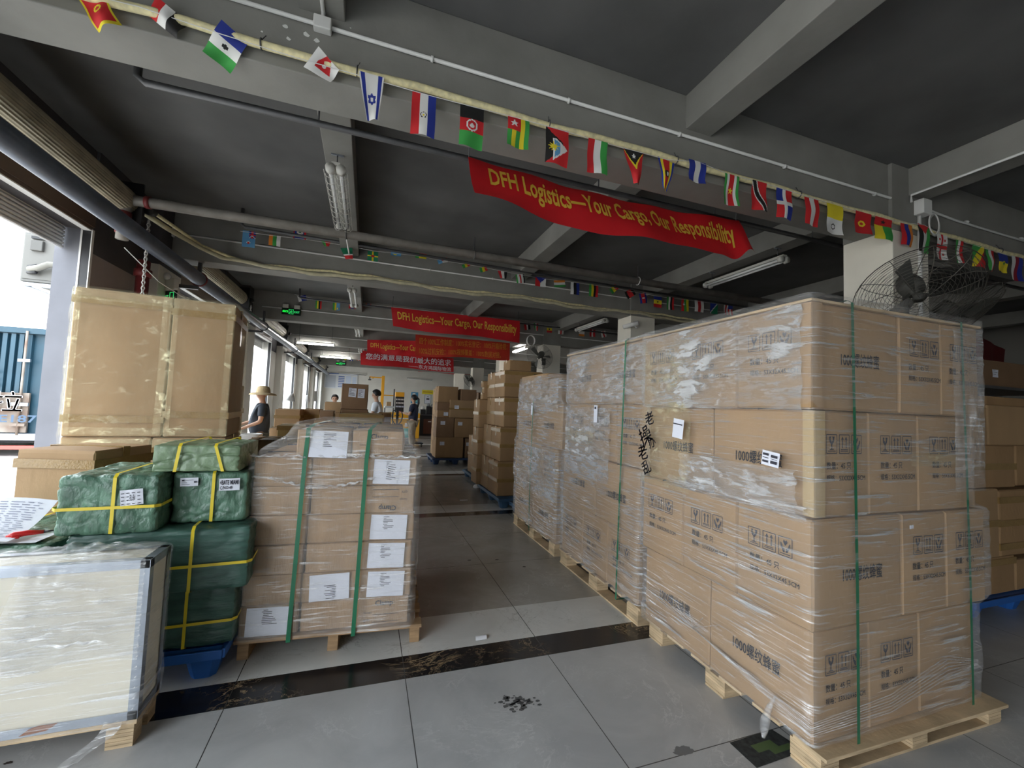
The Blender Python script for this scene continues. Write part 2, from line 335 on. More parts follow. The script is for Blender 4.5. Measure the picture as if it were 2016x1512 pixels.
def tape_part(o, w, d, h, mt=TAPE, side=True, faces=('-y',), tw=.05, bands=()):
    mb = MB(); e = .0045
    mb.box(-w/2-e, w/2+e, -tw/2, tw/2, h+.004, h+.0085, mt)
    for s in (-1, 1):
        mb.box(s*(w/2+e)-.001, s*(w/2+e)+.001, -tw/2, tw/2, h*.72, h+.006, mt)
    mb.build('tape', o)
    for fz in bands:
        e2 = .0085; mb = MB()
        mb.box(-w/2-e2, w/2+e2, -d/2-e2, -d/2-e2+.001, h*fz-tw/2, h*fz+tw/2, mt)
        mb.box(-w/2-e2, -w/2-e2+.001, -d/2-e2, d/2+e2, h*fz-tw/2, h*fz+tw/2, mt)
        mb.box(w/2+e2-.001, w/2+e2, -d/2-e2, d/2+e2, h*fz-tw/2, h*fz+tw/2, mt); mb.build('tape', o)
    return None
def fragile_icons(mb, fn, u0, v0, s, hw, h, m=INK):
    """three framed handling marks starting at u0 (left), bottom v0, side s metres"""
    du = s/hw; dv = s*1.28/h
    def ln(a, b, c, d_, t=.028):
        P = fn(a, b); Q = fn(c, d_); dr = (Q-P).normalized(); nrm = (fn(u0+du, v0)-fn(u0, v0)).cross(fn(u0, v0+dv)-fn(u0, v0)).normalized()
        q = dr.cross(nrm)*s*t; mb.add([P-q, Q-q, Q+q, P+q], [(0,1,2,3)], m)
    for k in range(3):
        a = u0+k*du*1.25; b = v0; X = lambda t: a+du*t; Y = lambda t: b+dv*t
        for (p, q, r_, s_) in ((0,0,1,0), (1,0,1,1), (1,1,0,1), (0,1,0,0), (.12,.12,.88,.12)): ln(X(p), Y(q), X(r_), Y(s_))
        def poly(pts): mb.add([fn(X(x), Y(y)) for x, y in pts], [tuple(range(len(pts)))], m)
        if k == 0:      # glass
            poly([(.25,.9), (.44,.9), (.36,.76), (.5,.66), (.46,.56), (.62,.74), (.55,.9), (.78,.9), (.72,.62), (.54,.46), (.46,.46), (.28,.62)]); ln(X(.5), Y(.2), X(.5), Y(.5), .05); ln(X(.3), Y(.2), X(.7), Y(.2), .03)
        elif k == 1:    # two arrows up
            for c in (.32, .68):
                ln(X(c), Y(.28), X(c), Y(.75), .045); poly([(c-.15,.7), (c,.92), (c+.15,.7), (c,.76)])
            ln(X(.15), Y(.2), X(.85), Y(.2), .03)
        else:           # hands round a heart shape
            poly([(.5,.55), (.34,.74), (.38,.88), (.5,.8), (.62,.88), (.66,.74)])
            poly([(.12,.7), (.2,.7), (.3,.5), (.46,.38), (.46,.2), (.34,.2), (.16,.48)]); poly([(.88,.7), (.8,.7), (.7,.5), (.54,.38), (.54,.2), (.66,.2), (.84,.48)])
def honey_print(o, w, d, h, face, kind):
    fn = face_fn(w, d, h, face); hw = fn.hw; mb = MB()
    if kind == 'name':
        put_text(mb, '1000螺纹蜂蜜', fn, -.115/hw, .135/hw, .42, .56, INK)
    else:
        fragile_icons(mb, fn, -.62*min(1, .2/hw), .60, .062, hw, h)
        put_text(mb, '数量：45 只', fn, -.105/hw, .045/hw, .45, .52, INK)
        put_text(mb, '规格：53X32X45.5CM', fn, -.105/hw, .135/hw, .34, .40, INK)
    return mb.build('printed_marking', o)
def carton(x, y, z, w, d, h, rz, label, group=None, mt=KRAFT, seed=0, prints=(), tape=True, bands=(), name='carton', bulge=.006):
    o = link(name, carton_mesh(w, d, h, mt, seed, bulge)); o.location = (x, y, z); o.rotation_euler = (0, 0, rz)
    tag(o, label, 'box', group)
    if tape: tape_part(o, w, d, h, bands=bands)
    for face, kind in prints: honey_print(o, w, d, h, face, kind)
    return o
def sheet(parent, w, d, h, face, u, v, sw, sh, rot=0, lines=9, name='label_sheet', off=.010, style='form', mt=PAPER):
    """paper glued on a carton face, centre (u,v), size in metres"""
    fn0 = face_fn(w, d, h, face, off); c = fn0(u, v); ux, nn, uz = (Vector(a) for a in FACE[face])
    a = ux*math.cos(rot)+uz*math.sin(rot); b = -ux*math.sin(rot)+uz*math.cos(rot)
    mb = MB(); mb.grid(lambda p, q: c+a*(p-.5)*sw+b*(q-.5)*sh+nn*(.0015*math.sin(p*9+q*5)), 6, 6, mt)
    o = mb.build(name, parent); t = MB(); P = lambda p, q, k=.003: c+a*(p-.5)*sw+b*(q-.5)*sh+nn*k
    rnd = random.Random(int((u*77+v*131+sw*999)*10))
    if style == 'form':
        for i in range(lines):
            q = .92-i*.55/lines; x0 = .33+rnd.random()*.04; x1 = x0+.08+rnd.random()*.25
            t.add([P(x0, q-.011), P(x1, q-.011), P(x1, q+.011), P(x0, q+.011)], [(0,1,2,3)], INK)
    else:
        for i in range(lines):
            q = .9-i*.8/lines; x0 = .08; x1 = .3+rnd.random()*.6
            t.add([P(x0, q-.018), P(x1, q-.018), P(x1, q+.018), P(x0, q+.018)], [(0,1,2,3)], INK)
    t.build('printed_lines', o); return o

# ------------------------------------------------------------------ pallets, film, straps
def wood_pallet(name, x0, x1, y0, y1, z, rz, label, runner='y', mt=WOOD, bottom=True):
    cx, cy = (x0+x1)/2, (y0+y1)/2; w, d = x1-x0, y1-y0
    t = thing(name, (cx, cy, 0), rz, label, 'pallet', 'wooden pallets under the loads')
    bw = .13
    for i in (-1, 0, 1):
        for j in (-1, 0, 1):
            mb = MB(); bx, by = i*(w/2-.055), j*(d/2-.07)
            for k in range(5): mb.box(bx-.05, bx+.05, by-.065, by+.065, .012+(z-.027)/5*k, .012+(z-.027)/5*(k+1)-.0012, mt)
            mb.build('block', t)
    nb = 6
    for k in range(nb):
        yy = -d/2+.05+(d-.1)*k/(nb-1)
        MB().box(-w/2, w/2, yy-.07, yy+.07, z-.014, z, mt, .002).build('deck_board', t)
    for i in (-1, 0, 1):
        if runner == 'y': MB().box(i*(w/2-.055)-.055, i*(w/2-.055)+.055, -d/2, d/2, 0, .012, mt, .001).build('bottom_board', t)
        else: MB().box(-w/2, w/2, i*(d/2-.07)-.06, i*(d/2-.07)+.06, 0, .012, mt, .001).build('bottom_board', t)
    return t
def plastic_pallet(x0, x1, y0, y1, label, rz=0, mt=BLUED, h=.14, ribs=True):
    cx, cy = (x0+x1)/2, (y0+y1)/2; w, d = x1-x0, y1-y0
    t = thing('plastic_pallet', (cx, cy, 0), rz, label, 'pallet', 'blue plastic pallets')
    mb = MB()
    mb.box(-w/2, w/2, -d/2, d/2, h-.035, h-.028, mt)
    for k in range(13):
        yy = -d/2+.02+(d-.04)*k/12; mb.box(-w/2, w/2, yy-.02, yy+.02, h-.03, h, mt)
    for s in (-1, 1):
        mb.box(-w/2, w/2, s*d/2-.012, s*d/2+.012, h-.045, h, mt, .003); mb.box(s*w/2-.012, s*w/2+.012, -d/2, d/2, h-.045, h, mt, .003)
    mb.build('deck', t)
    for i in (-1, 0, 1):
        for j in (-1, 0, 1):
            a, b = i*(w/2-.09), j*(d/2-.09)
            vs = []
            for zz, r in ((h-.04, .085), (.02, .062), (0, .055)):
                for kk in range(12):
                    an = 2*math.pi*kk/12; c_, s_ = math.cos(an), math.sin(an); q = (abs(c_)**4+abs(s_)**4)**.25
                    vs.append((a+c_/q*r, b+s_/q*r, zz))
            fs = [(k*12+m_, k*12+(m_+1) % 12, (k+1)*12+(m_+1) % 12, (k+1)*12+m_) for k in range(2) for m_ in range(12)]+[tuple(range(24, 36))]
            MB().add(vs, fs, mt).build('foot', t)
    return t
def wrap_shell(name, cx, cy, rz, rows, label, mt, seed=1, amp=.008, step=.03, top=.12, open_bottom=True, group='stretch film round the loads', cat='plastic wrap', yshift=None):
    """rows: list of (z, x0, x1, y0, y1) in local coordinates, bottom to top"""
    import bisect
    zs = [r[0] for r in rows]; z0, z1 = zs[0], zs[-1]; nz = max(4, int((z1-z0)/step)); rnd = random.Random(seed)
    rc = .03; per = []
    def ring(z):
        i = min(max(bisect.bisect_right(zs, z)-1, 0), len(rows)-2); t = (z-zs[i])/(zs[i+1]-zs[i]); t = min(1, max(0, t)); t = t*t*(3-2*t)
        return [rows[i][k]*(1-t)+rows[i+1][k]*t for k in (1,2,3,4)]
    W_, D_ = rows[0][2]-rows[0][1], rows[0][4]-rows[0][3]; nx, ny = int(W_/step), int(D_/step)
    uv = [('f', i/nx) for i in range(nx)]+[('r', i/ny) for i in range(ny)]+[('b', i/nx) for i in range(nx)]+[('l', i/ny) for i in range(ny)]
    n = len(uv); vs = []
    for j in range(nz+1):
        z = z0+(z1-z0)*j/nz; x0, x1, y0, y1 = ring(z)
        for s, t in uv:
            if s == 'f': p = Vector((x0+(x1-x0)*t, y0, z)); nn = Vector((0,-1,0))
            elif s == 'r': p = Vector((x1, y0+(y1-y0)*t, z)); nn = Vector((1,0,0))
            elif s == 'b': p = Vector((x1-(x1-x0)*t, y1, z)); nn = Vector((0,1,0))
            else: p = Vector((x0, y1-(y1-y0)*t, z)); nn = Vector((-1,0,0))
            if t == 0: nn = Vector((p.x-(x0+x1)/2, p.y-(y0+y1)/2, 0)).normalized(); p -= nn*.012
            q = Vector((p.x*2.2, p.y*2.2, p.z*9))+Vector((seed*7.3, 0, 0))
            a = abs(noise.noise(q))*1.6+.6*abs(noise.noise(q*2.7))
            vs.append(p+nn*(a*amp+.002)+Vector((0,0,noise.noise(q*.6)*.006 if 0 < j < nz else 0)))
    fs = [(j*n+k, j*n+(k+1) % n, (j+1)*n+(k+1) % n, (j+1)*n+k) for j in range(nz) for k in range(n)]
    if top:
        x0, x1, y0, y1 = ring(z1); b0 = nz*n; m_ = 4
        for r in range(1, m_+1):
            b1 = len(vs)
            for (s, t), v in zip(uv, vs[b0:b0+n]):
                c = Vector(((x0+x1)/2, (y0+y1)/2, z1)); dx = v.x-c.x; dy = v.y-c.y
                k = 1-top*r/m_/max(W_, D_)*2; vs.append(Vector((c.x+dx*k, c.y+dy*k, z1+.004+.006*noise.noise(v*6))))
            fs += [((b0 if r == 1 else b1-n)+k, (b0 if r == 1 else b1-n)+(k+1) % n, b1+(k+1) % n, b1+k) for k in range(n)]
    mb = MB(); mb.add(vs, fs, mt, True); o = mb.build(name); o.location = (cx, cy, 0); o.rotation_euler = (0, 0, rz)
    tag(o, label, cat, group); return o
def strap_loop(mb, pts, wdir, wd, mt, th=.0012):
    """flat band along closed polyline pts; wdir = band width direction"""
    wv = Vector(wdir).normalized()*wd/2; n = len(pts); P = [Vector(p) for p in pts]
    vs = [p+s*wv for p in P for s in (-1, 1)]; fs = [(2*i, 2*((i+1) % n), 2*((i+1) % n)+1, 2*i+1) for i in range(n)]
    mb.add(vs, fs, mt)

# ------------------------------------------------------------------ building shell
Y0 = 2.41; PITCH = 4.0; ZB, ZS = 3.18, 3.80; XR = 14.0; YBK = 26.4; YREAR = -8.0
mb = MB(); bands = [(YREAR, 2.294, TILE)]
for k, base in enumerate((2.294, 5.42, 8.56, 11.7, 14.8, 17.9, 21.0, 24.1)):
    nxt = (5.42, 8.56, 11.7, 14.8, 17.9, 21.0, 24.1, YBK)[k]
    bw = .201 if k == 0 else .19
    bands += [(base, base+bw, BMARB), (base+bw, base+bw+.41, MARB), (base+bw+.41, nxt, TILE2)]
for a, b, m in bands: mb.box(WX-.3, XR, a, b, -.06, 0, m)
struct(mb.build('floor'))
g = MB(); g.box(-70, 40, -40, 80, -.3, -.03, YARD); struct(g.build('ground'))
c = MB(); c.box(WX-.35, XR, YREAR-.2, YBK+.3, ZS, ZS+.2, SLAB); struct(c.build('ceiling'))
for i in range(-3, 6):
    y = Y0+.03+PITCH*i
    b = MB(); b.box(WX, XR, y, y+.29, ZB, ZS, BEAM, .006); struct(b.build('ceiling_beam_cross'))
for x in (-.47, 2.12, 4.66, 7.23, 9.8, 12.4):
    b = MB(); b.box(x, x+.235, YREAR, YBK, 3.54, ZS, BEAM, .006); struct(b.build('ceiling_beam_long'))
for i in range(-2, 6):
    for x in (4.42, 9.6):
        y = Y0+PITCH*i
        b = MB(); b.box(x, x+.52, y, y+.42, 0, ZB, COLW, .008); b.box(x+.0, x+.52, y+.0, y+.42, ZB, ZS, BEAM); struct(b.build('column'))
# left wall between the doors
segs = [(YREAR, DOORS[0][0])]+[(DOORS[k][1], DOORS[k+1][0]) for k in range(len(DOORS)-1)]+[(DOORS[-1][1], YBK)]
for k, (a, b) in enumerate(segs):
    m = MB(); far = a > 12
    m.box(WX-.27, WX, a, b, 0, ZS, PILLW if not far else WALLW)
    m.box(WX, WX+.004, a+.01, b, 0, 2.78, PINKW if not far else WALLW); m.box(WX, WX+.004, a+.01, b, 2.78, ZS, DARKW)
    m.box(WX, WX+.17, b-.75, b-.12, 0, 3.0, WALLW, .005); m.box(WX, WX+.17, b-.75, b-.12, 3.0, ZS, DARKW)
    if k < len(segs)-1 or True: pass
    struct(m.build('wall_left'))
    r = MB()
    for s, yy in ((1, a), (-1, b)):
        r.box(WX-.055, WX+.012, yy-(.03 if s > 0 else 0), yy+(0 if s > 0 else .03), 0, 3.0, BLACK)
        r.box(WX-.07, WX-.055, yy-(.034 if s > 0 else 0), yy+(0 if s > 0 else .034), 0, 3.0, PVC)
        r.box(WX+.012, WX+.02, yy-(.034 if s > 0 else 0), yy+(0 if s > 0 else .034), 0, 3.0, PVC)
    o = struct(r.build('trim_shutter_rail'))
for k, (a, b, h) in enumerate(DOORS):
    m = MB(); m.box(WX-.27, WX-.02, a, b, 3.0, ZS, DARKW); m.box(WX-.05, WX+.01, a, b, 2.995, 3.03, mat('door_header_brown', (.12,.08,.06), .5)); m.box(WX-.05, WX+.012, a, b, 2.985, 2.995, PVC); m.box(WX-.02, WX+.02, a, b, 3.03, 3.2, mat('door_header_brown', (.12,.08,.06), .5))
    struct(m.build('wall_left_lintel'))
    m = MB(); n = 7
    for q in range(n): m.tube([(WX-.21, a+.02, 2.80+q*.035), (WX-.21, b-.02, 2.80+q*.035)], .019, PVC, 6)
    o = m.build('rolling_shutter'); tag(o, ['white slatted shutter curtain lowered a little over the %s loading door' % q for q in ('furthest back', 'rearmost', 'first', 'second', 'third', 'fourth', 'fifth', 'sixth')][k], 'shutter', 'shutters over the loading doors')
    if k >= 2:
        a = {2: 2.78, 7: 22.8}.get(k, a)
        t = thing('shutter_roll', (-2.38, a, 3.30), 0, 'tan ribbed metal shutter roll above the %s loading door, counted from the camera' % ('rearmost', 'rear', 'first', 'second', 'third', 'fourth', 'fifth', 'sixth')[k], 'shutter roll', 'shutter rolls along the door wall')
        L_ = b-a-.12; rr = MB(); N = 34; vs = []
        for yy in (0, L_):
            for j in range(N*2):
                an = math.pi*j/N; rad = .125+(.006 if j % 2 else 0)+.004*(j % 8 == 0); vs.append((math.cos(an)*rad, yy, math.sin(an)*rad))
        rr.add(vs, [(j, (j+1) % (2*N), 2*N+(j+1) % (2*N), 2*N+j) for j in range(2*N)]+[tuple(range(2*N)), tuple(range(2*N, 4*N))], ROLLM)
        rr.build('roll', t)
        q = MB(); q.box(-.16, .16, L_, L_+.02, -.2, .2, BLACK); q.box(-.27, -.05, L_+.0, L_+.015, -.06, .06, BLACK); q.build('bracket', t)
        q = MB(); q.lathe((.0, L_+.03, .04), [(0,0), (.055,0), (.07,.03), (.07,.17), (.05,.21), (0,.21)], DPIPE, 16, (0,1,0)); q.lathe((.16, L_+.08, -.02), [(0,0), (.045,0), (.045,.13), (0,.13)], BLACK, 12, (0,1,.2))
        q.box(-.1, .14, L_+.03, L_+.1, -.14, .02, BLACK); q.lathe((0, L_+.245, .04), [(.03, 0), (.0, .004)], TUBEOFF, 12, (0,1,0)); q.build('motor', t)
        if k in (2, 3):
            q = MB(); zl = 1.35 if k == 2 else .35
            for i in range(int(zl/.03)):
                zz = -.12-.03*i; ring = [(.16+(math.cos(w_)*.014 if i % 2 else 0), L_+.15+(0 if i % 2 else math.cos(w_)*.014), zz+math.sin(w_)*.024) for w_ in [2*math.pi*s/6 for s in range(6)]]
                q.tube(ring, .0055, mat('chain_steel', (.45,.44,.42), .45), 5, closed=True)
            q.build('chain', t)
m = MB(); m.box(WX-.27, XR, YBK, YBK+.25, 0, ZS, WALLW); struct(m.build('wall_back'))
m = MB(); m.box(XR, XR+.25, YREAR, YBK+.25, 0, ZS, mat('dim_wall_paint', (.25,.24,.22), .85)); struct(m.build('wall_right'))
m = MB(); m.box(WX-.27, XR, YREAR-.25, YREAR, 0, ZS, WALLW); struct(m.build('wall_front'))

# floor marks
def blob(name, x, y, rx, ry, m, label, seed=0, z=.0006):
    rnd = random.Random(seed); b = MB(); n = 28
    vs = [(x, y, z)]+[(x+rx*math.cos(6.283*k/n)*(.65+rnd.random()*.45), y+ry*math.sin(6.283*k/n)*(.65+rnd.random()*.45), z) for k in range(n)]
    b.add(vs, [(0, 1+k, 1+(k+1) % n) for k in range(n)], m); return tag(b.build(name), label, 'floor mark')
mk = MB(); rnd = random.Random(5)
for i in range(60):
    px = 1015+rnd.gauss(0, 1)*17; py = 1381+rnd.gauss(0, 1)*7; p = at(px, py, 2, .0006); r_ = .003+rnd.random()*.009
    mk.add([p+Vector((r_*math.cos(a)*(1+rnd.random()), r_*math.sin(a), 0)) for a in (0, 1.1, 2.2, 3.3, 4.4, 5.4)], [tuple(range(6))], mat('glue_mark', (.10,.10,.10), .6))
tag(mk.build('floor_stain'), 'dark speckled glue stain on the grey tile in the middle of the aisle', 'floor mark')
p = at(1505, 1480, 2, .0008)
fa = MB(); A, B_, C_, D_ = [at(*q, 2, .0009) for q in ((1436,1462), (1520,1436), (1585,1478), (1490,1512))]
def mfl(u, v):
    return mat('arrow_green', (.075,.12,.045), .6) if (.3 < u < .75 and .25 < v < .6) or (.5 < u < .9 and .55 < v < .8) else mat('mat_black', (.028,.032,.032), .8, noise_amt=.7, noise_scale=40)
fa.grid(lambda u, v: (A*(1-u)+B_*u)*(1-v)+(D_*(1-u)+C_*u)*v, 14, 10, None, False, mfl)
tag(fa.build('floor_sticker'), 'worn black and green floor sticker in front of the nearest wrapped pallet', 'floor sticker')
p = at(1345, 1478, 2, 0); blob('floor_stain', p.x, p.y, .05, .028, mat('grey_stain', (.16,.16,.16), .6), 'grey oval stain on the tile beside the floor sticker', 3)
p = at(945, 1256, 2, .0)
w = MB(); w.grid(lambda u, v: (p.x-.035+u*.07+v*.01, p.y-.03+v*.05, .004+.012*math.sin(v*3.1)), 6, 6, mat('white_plastic_scrap', (.75,.76,.78), .4)); tag(w.build('plastic_scrap'), 'small white folded scrap lying on the pale marble strip', 'litter')
for k, (px, py, s) in enumerate(((924,1103,.02), (978,1102,.02), (1032,1116,.018), (898,972,.02), (863,950,.018), (922,950,.018))):
    p = at(px, py, 2, 0); blob('dirt_clump', p.x, p.y, s, s*.7, mat('dark_dirt', (.035,.025,.02), .9), ('dark clump of dirt left of the aisle joint', 'dark clump of dirt beside the aisle joint', 'small dark clump near the wrapped pallets', 'speck of dirt before the far marble strip', 'speck of dirt furthest along the aisle', 'dark speck beside the far plastic pallet')[k], 10+k, .001)
p = at(17, 1502, 2, 0); blob('dirt_clump', p.x, p.y, .016, .009, mat('dark_dirt', (.035,.025,.02), .9), 'brown crumb of dirt on the tile in front of the crate', 31, .001)
for k, (px, py) in enumerate(((913, 985), (950, 953), (938, 960))):
    p = at(px, py, 2, 0); s = .05 if k == 0 else .06
    w = MB()
    if k == 0: w.box(p.x-.06, p.x+.06, p.y-.02, p.y+.02, 0, .006, PAPER, .002)
    else: w.lathe((p.x, p.y, 0), [(.055, 0), (.06, .02), (.045, .045), (.02, .055), (0, .056)], mat('white_plastic_scrap', (.75,.76,.78), .4), 12)
    tag(w.build('litter'), ('flat white strip of paper lying in the aisle', 'crumpled white scrap beside the blue pallet under the tall tower', 'smaller white scrap touching the blue pallet foot')[k], 'litter')

# ------------------------------------------------------------------ things under the ceiling
def run(name, pts, r, m, label, cat='pipe', n=10, clips=None, group=None, rfun=None):
    mbx = MB(); mbx.tube(pts, r, m, n, rfun=rfun); o = mbx.build(name); tag(o, label, cat, group)
    if clips:
        for p in clips: q = MB(); q.tube([(p[0]-.008, p[1], p[2]), (p[0]+.008, p[1], p[2])], r*1.6, m, 10); q.box(p[0]-.006, p[0]+.006, p[1], p[1]+.03, p[2]-.006, p[2]+.02, m); q.build('clip', o)
    return o
def wav(x0, x1, y, z, n, amp, sag=0, seed=0, per=1.3):
    return [(x0+(x1-x0)*i/n, y, z+amp*math.sin((x0+(x1-x0)*i/n)*6.283/per+seed)+amp*.5*math.sin((x0+(x1-x0)*i/n)*11+seed)) for i in range(n+1)]
ybeam = [Y0+.03+PITCH*i for i in range(0, 6)]
run('conduit', [(-1.2, ybeam[0]-.017, 3.465), (4.9, ybeam[0]-.017, 3.475), (5.4, ybeam[0]-.017, 3.45), (13.9, ybeam[0]-.017, 3.45)], .011, PVC, 'white plastic conduit running along the nearest cross beam', clips=[(x, ybeam[0]-.017, 3.467) for x in (.25, 1.15, 2.05, 3.1, 4.2, 5.6, 6.6)])
o = run('conduit', [(-.345, ybeam[0]-.03, 3.48), (-.345, ybeam[0]-.03, 3.53), (-.345, ybeam[0]-.05, 3.53), (-.345, -1.2, 3.53)], .011, PVC, 'white conduit running back over the camera under the long beam')
b = MB(); b.box(-.39, -.30, ybeam[0]-.05, ybeam[0]-.001, 3.43, 3.50, PVC, .006); tag(b.build('junction_box'), 'white junction box where two conduits meet on the near beam', 'junction box')
b = MB(); b.box(4.72, 4.85, 2.33, 2.408, 3.36, 3.50, PVC, .008); tag(b.build('junction_box'), 'white junction box above the nearest column', 'junction box')
run('conduit', [(4.78, 2.395, 3.37), (4.78, 2.395, 2.0)], .016, PVC, 'white conduit running down the nearest column')
run('conduit', [(4.62, 2.37, 3.45), (4.62, 2.37, 3.52), (4.64, -1.2, 3.52)], .011, PVC, 'white conduit along the side of the beam over the fans')
coil = MB(); 
for k in range(6): coil.tube([(4.93+.01*k+.075*math.cos(a), 2.36+.004*k, 3.30+.10*math.sin(a)) for a in [2*math.pi*s/20 for s in range(20)]], .006, PVC, 5, closed=True)
tag(coil.build('cable_coil'), 'coiled white cable hanging beside the nearest column', 'cable')
HY = ybeam[0]-.045
h1 = run('corrugated_hose', wav(-2.6, 14.0, HY, 3.245, 120, .007), .021, HOSE, 'yellowed corrugated hose tied along the nearest cross beam', 'hose')
for x in (-.62, -.155, 1.0, 2.0, 3.22, 5.0, 6.1):
    q = MB(); q.tube([(x, HY+.026*math.cos(a), 3.245+.026*math.sin(a)) for a in [6.283*s/14 for s in range(14)]], .004, DPIPE, 5, closed=True); q.tube([(x, HY, 3.27), (x+.01, HY+.03, 3.32)], .003, DPIPE, 4); q.build('tie', h1)
run('conduit', [(-2.45, ybeam[1]-.017, 3.49), (4.42, ybeam[1]-.017, 3.49), (13.5, ybeam[1]-.017, 3.47)], .011, PVC, 'white conduit running along the second cross beam', clips=[(x, ybeam[1]-.017, 3.49) for x in (-1.0, .8, 1.8, 3.3)])
b = MB(); b.box(-2.60, -2.46, ybeam[1]-.05, ybeam[1]-.001, 3.44, 3.56, PVC, .006); tag(b.build('socket_box'), 'white socket box at the left end of the second beam', 'socket')
run('conduit', [(-.35, ybeam[1]-.03, 3.49), (-.35, ybeam[1]-.2, 3.46), (-.35, 5.05, 3.40)], .011, PVC, 'short white conduit dropping to the caged lamp')
h2 = run('corrugated_hose', [(-2.3, 5.2, 3.28), (-2.2, 5.6, 3.26), (-2.05, 6.05, 3.24), (-1.9, 6.33, 3.23)]+wav(-1.7, 14, ybeam[1]-.06, 3.21, 130, .02, seed=1, per=2.1), .024, HOSE2, 'ribbed yellowish hose sagging along the second cross beam', 'hose', rfun=lambda i: .024+(.003 if i % 2 else 0))
run('corrugated_hose', [(-2.2, 5.3, 3.30), (-2.05, 6.1, 3.28), (-1.8, 6.36, 3.26)]+wav(-1.6, 13.8, ybeam[1]-.04, 3.245, 90, .017, seed=2, per=2.6), .018, HOSE, 'thin yellow hose above the ribbed hose on the second beam', 'hose')
for k in (2, 3, 4):
    run('conduit', [(-2.3, ybeam[k]-.017, 3.44), (13.5, ybeam[k]-.017, 3.42)], .012, PVC, 'white conduit running along the %s cross beam' % {2: 'third', 3: 'fourth', 4: 'fifth'}[k])
run('sprinkler_pipe', [(-1.42, 3.05, 3.8), (-1.42, 3.05, 3.33), (-1.38, 3.05, 3.30), (8.5, 3.05, 3.30)], .022, DPIPE, 'thin dark pipe hanging just behind the nearest cross beam', clips=None)
for k, (x) in enumerate((-.42, 1.75, 3.0, 4.3)):
    run('hanger_rod', [(x, 3.05, 3.8 if x > 0 else 3.54), (x, 3.05, 3.31)], .006, DPIPE, 'thin dark rod holding the near sprinkler pipe, %s from the doors' % ('first', 'second', 'third', 'fourth')[k], 'hanger')
run('water_pipe', [(-2.33, 5.0, 2.9), (-2.33, 5.0, 3.20), (-2.31, 5.0, 3.27), (-2.25, 5.0, 3.30), (8.5, 5.02, 3.30)], .05, PIPE, 'thick grey pipe crossing under the ceiling between the first two beams', n=14)
b = MB(); b.tube([(-2.33, 5.0, 2.96), (-2.33, 5.0, 3.17)], .058, RPIPE, 14); b.tube([(-2.17, 5.0, 3.30), (-2.13, 5.0, 3.30)], .06, RPIPE, 14); tag(b.build('pipe_collar'), 'dark red collar on the elbow of the thick grey pipe', 'pipe fitting')
for k, x in enumerate((-.33, 1.15, 3.55)):
    b = MB(); b.tube([(x, 5.0, 3.245), (x, 5.0, 3.52)], .008, DPIPE, 6); b.tube([(x, 5.0+.056*math.cos(a), 3.3+.056*math.sin(a)) for a in [6.283*s/14 for s in range(14)]], .005, PVC if k == 2 else DPIPE, 5, closed=True); tag(b.build('pipe_hanger'), 'hanger ring round the thick grey pipe, %s from the doors' % ('first', 'second', 'third')[k], 'hanger')
run('sprinkler_pipe', [(-1.62, 6.02, 3.8), (-1.62, 6.02, 3.60), (-1.58, 6.02, 3.57), (8.5, 6.02, 3.50)], .02, DPIPE, 'thin dark pipe hanging just before the second cross beam')
run('sprinkler_pipe', [(-1.5, 9.9, 3.8), (-1.5, 9.9, 3.62), (-1.46, 9.9, 3.60), (8.5, 9.9, 3.55)], .02, DPIPE, 'thin dark pipe before the third cross beam')
run('water_pipe', [(-2.2, -6, 2.96), (-2.2, 25.8, 2.96)], .085, BPIPE, 'fat blue grey pipe running the length of the door wall', n=16)
for k, y in enumerate((-1.5, 2.2, 6.55, 10.2, 14.3, 18.3)):
    b = MB(); b.tube([(-2.2+.09*math.cos(a), y, 2.96+.09*math.sin(a)) for a in [6.283*s/18 for s in range(18)]], .010, RPIPE if k == 2 else DPIPE, 5, closed=True); b.box(-2.66, -2.2, y-.02, y+.02, 2.82, 2.865, DPIPE); b.box(-2.22, -2.18, y-.02, y+.02, 3.04, 3.3, DPIPE)
    tag(b.build('pipe_bracket'), 'dark steel bracket under the fat door wall pipe, %s in the row' % ('first', 'second', 'third', 'fourth', 'fifth', 'sixth')[k], 'bracket')
run('riser_pipe', [(-2.45, 5.72, 0), (-2.45, 5.72, 2.9)], .06, RPIPE, 'dark red riser pipe standing against the wall between the doors', n=14)
b = MB(); b.tube([(-2.45, 5.72, 2.72), (-2.45, 5.72, 2.80)], .08, RPIPE, 14); tag(b.build('pipe_collar'), 'red flange near the top of the riser pipe', 'pipe fitting')
run('loose_cable', [(-2.35, 5.1, 2.85), (-2.25, 5.6, 2.66), (-2.15, 6.2, 2.58), (-2.3, 6.75, 2.60)], .005, PVC, 'thin white cable looping down near the chain', 'cable', 6)
b = MB(); rnd = random.Random(4)

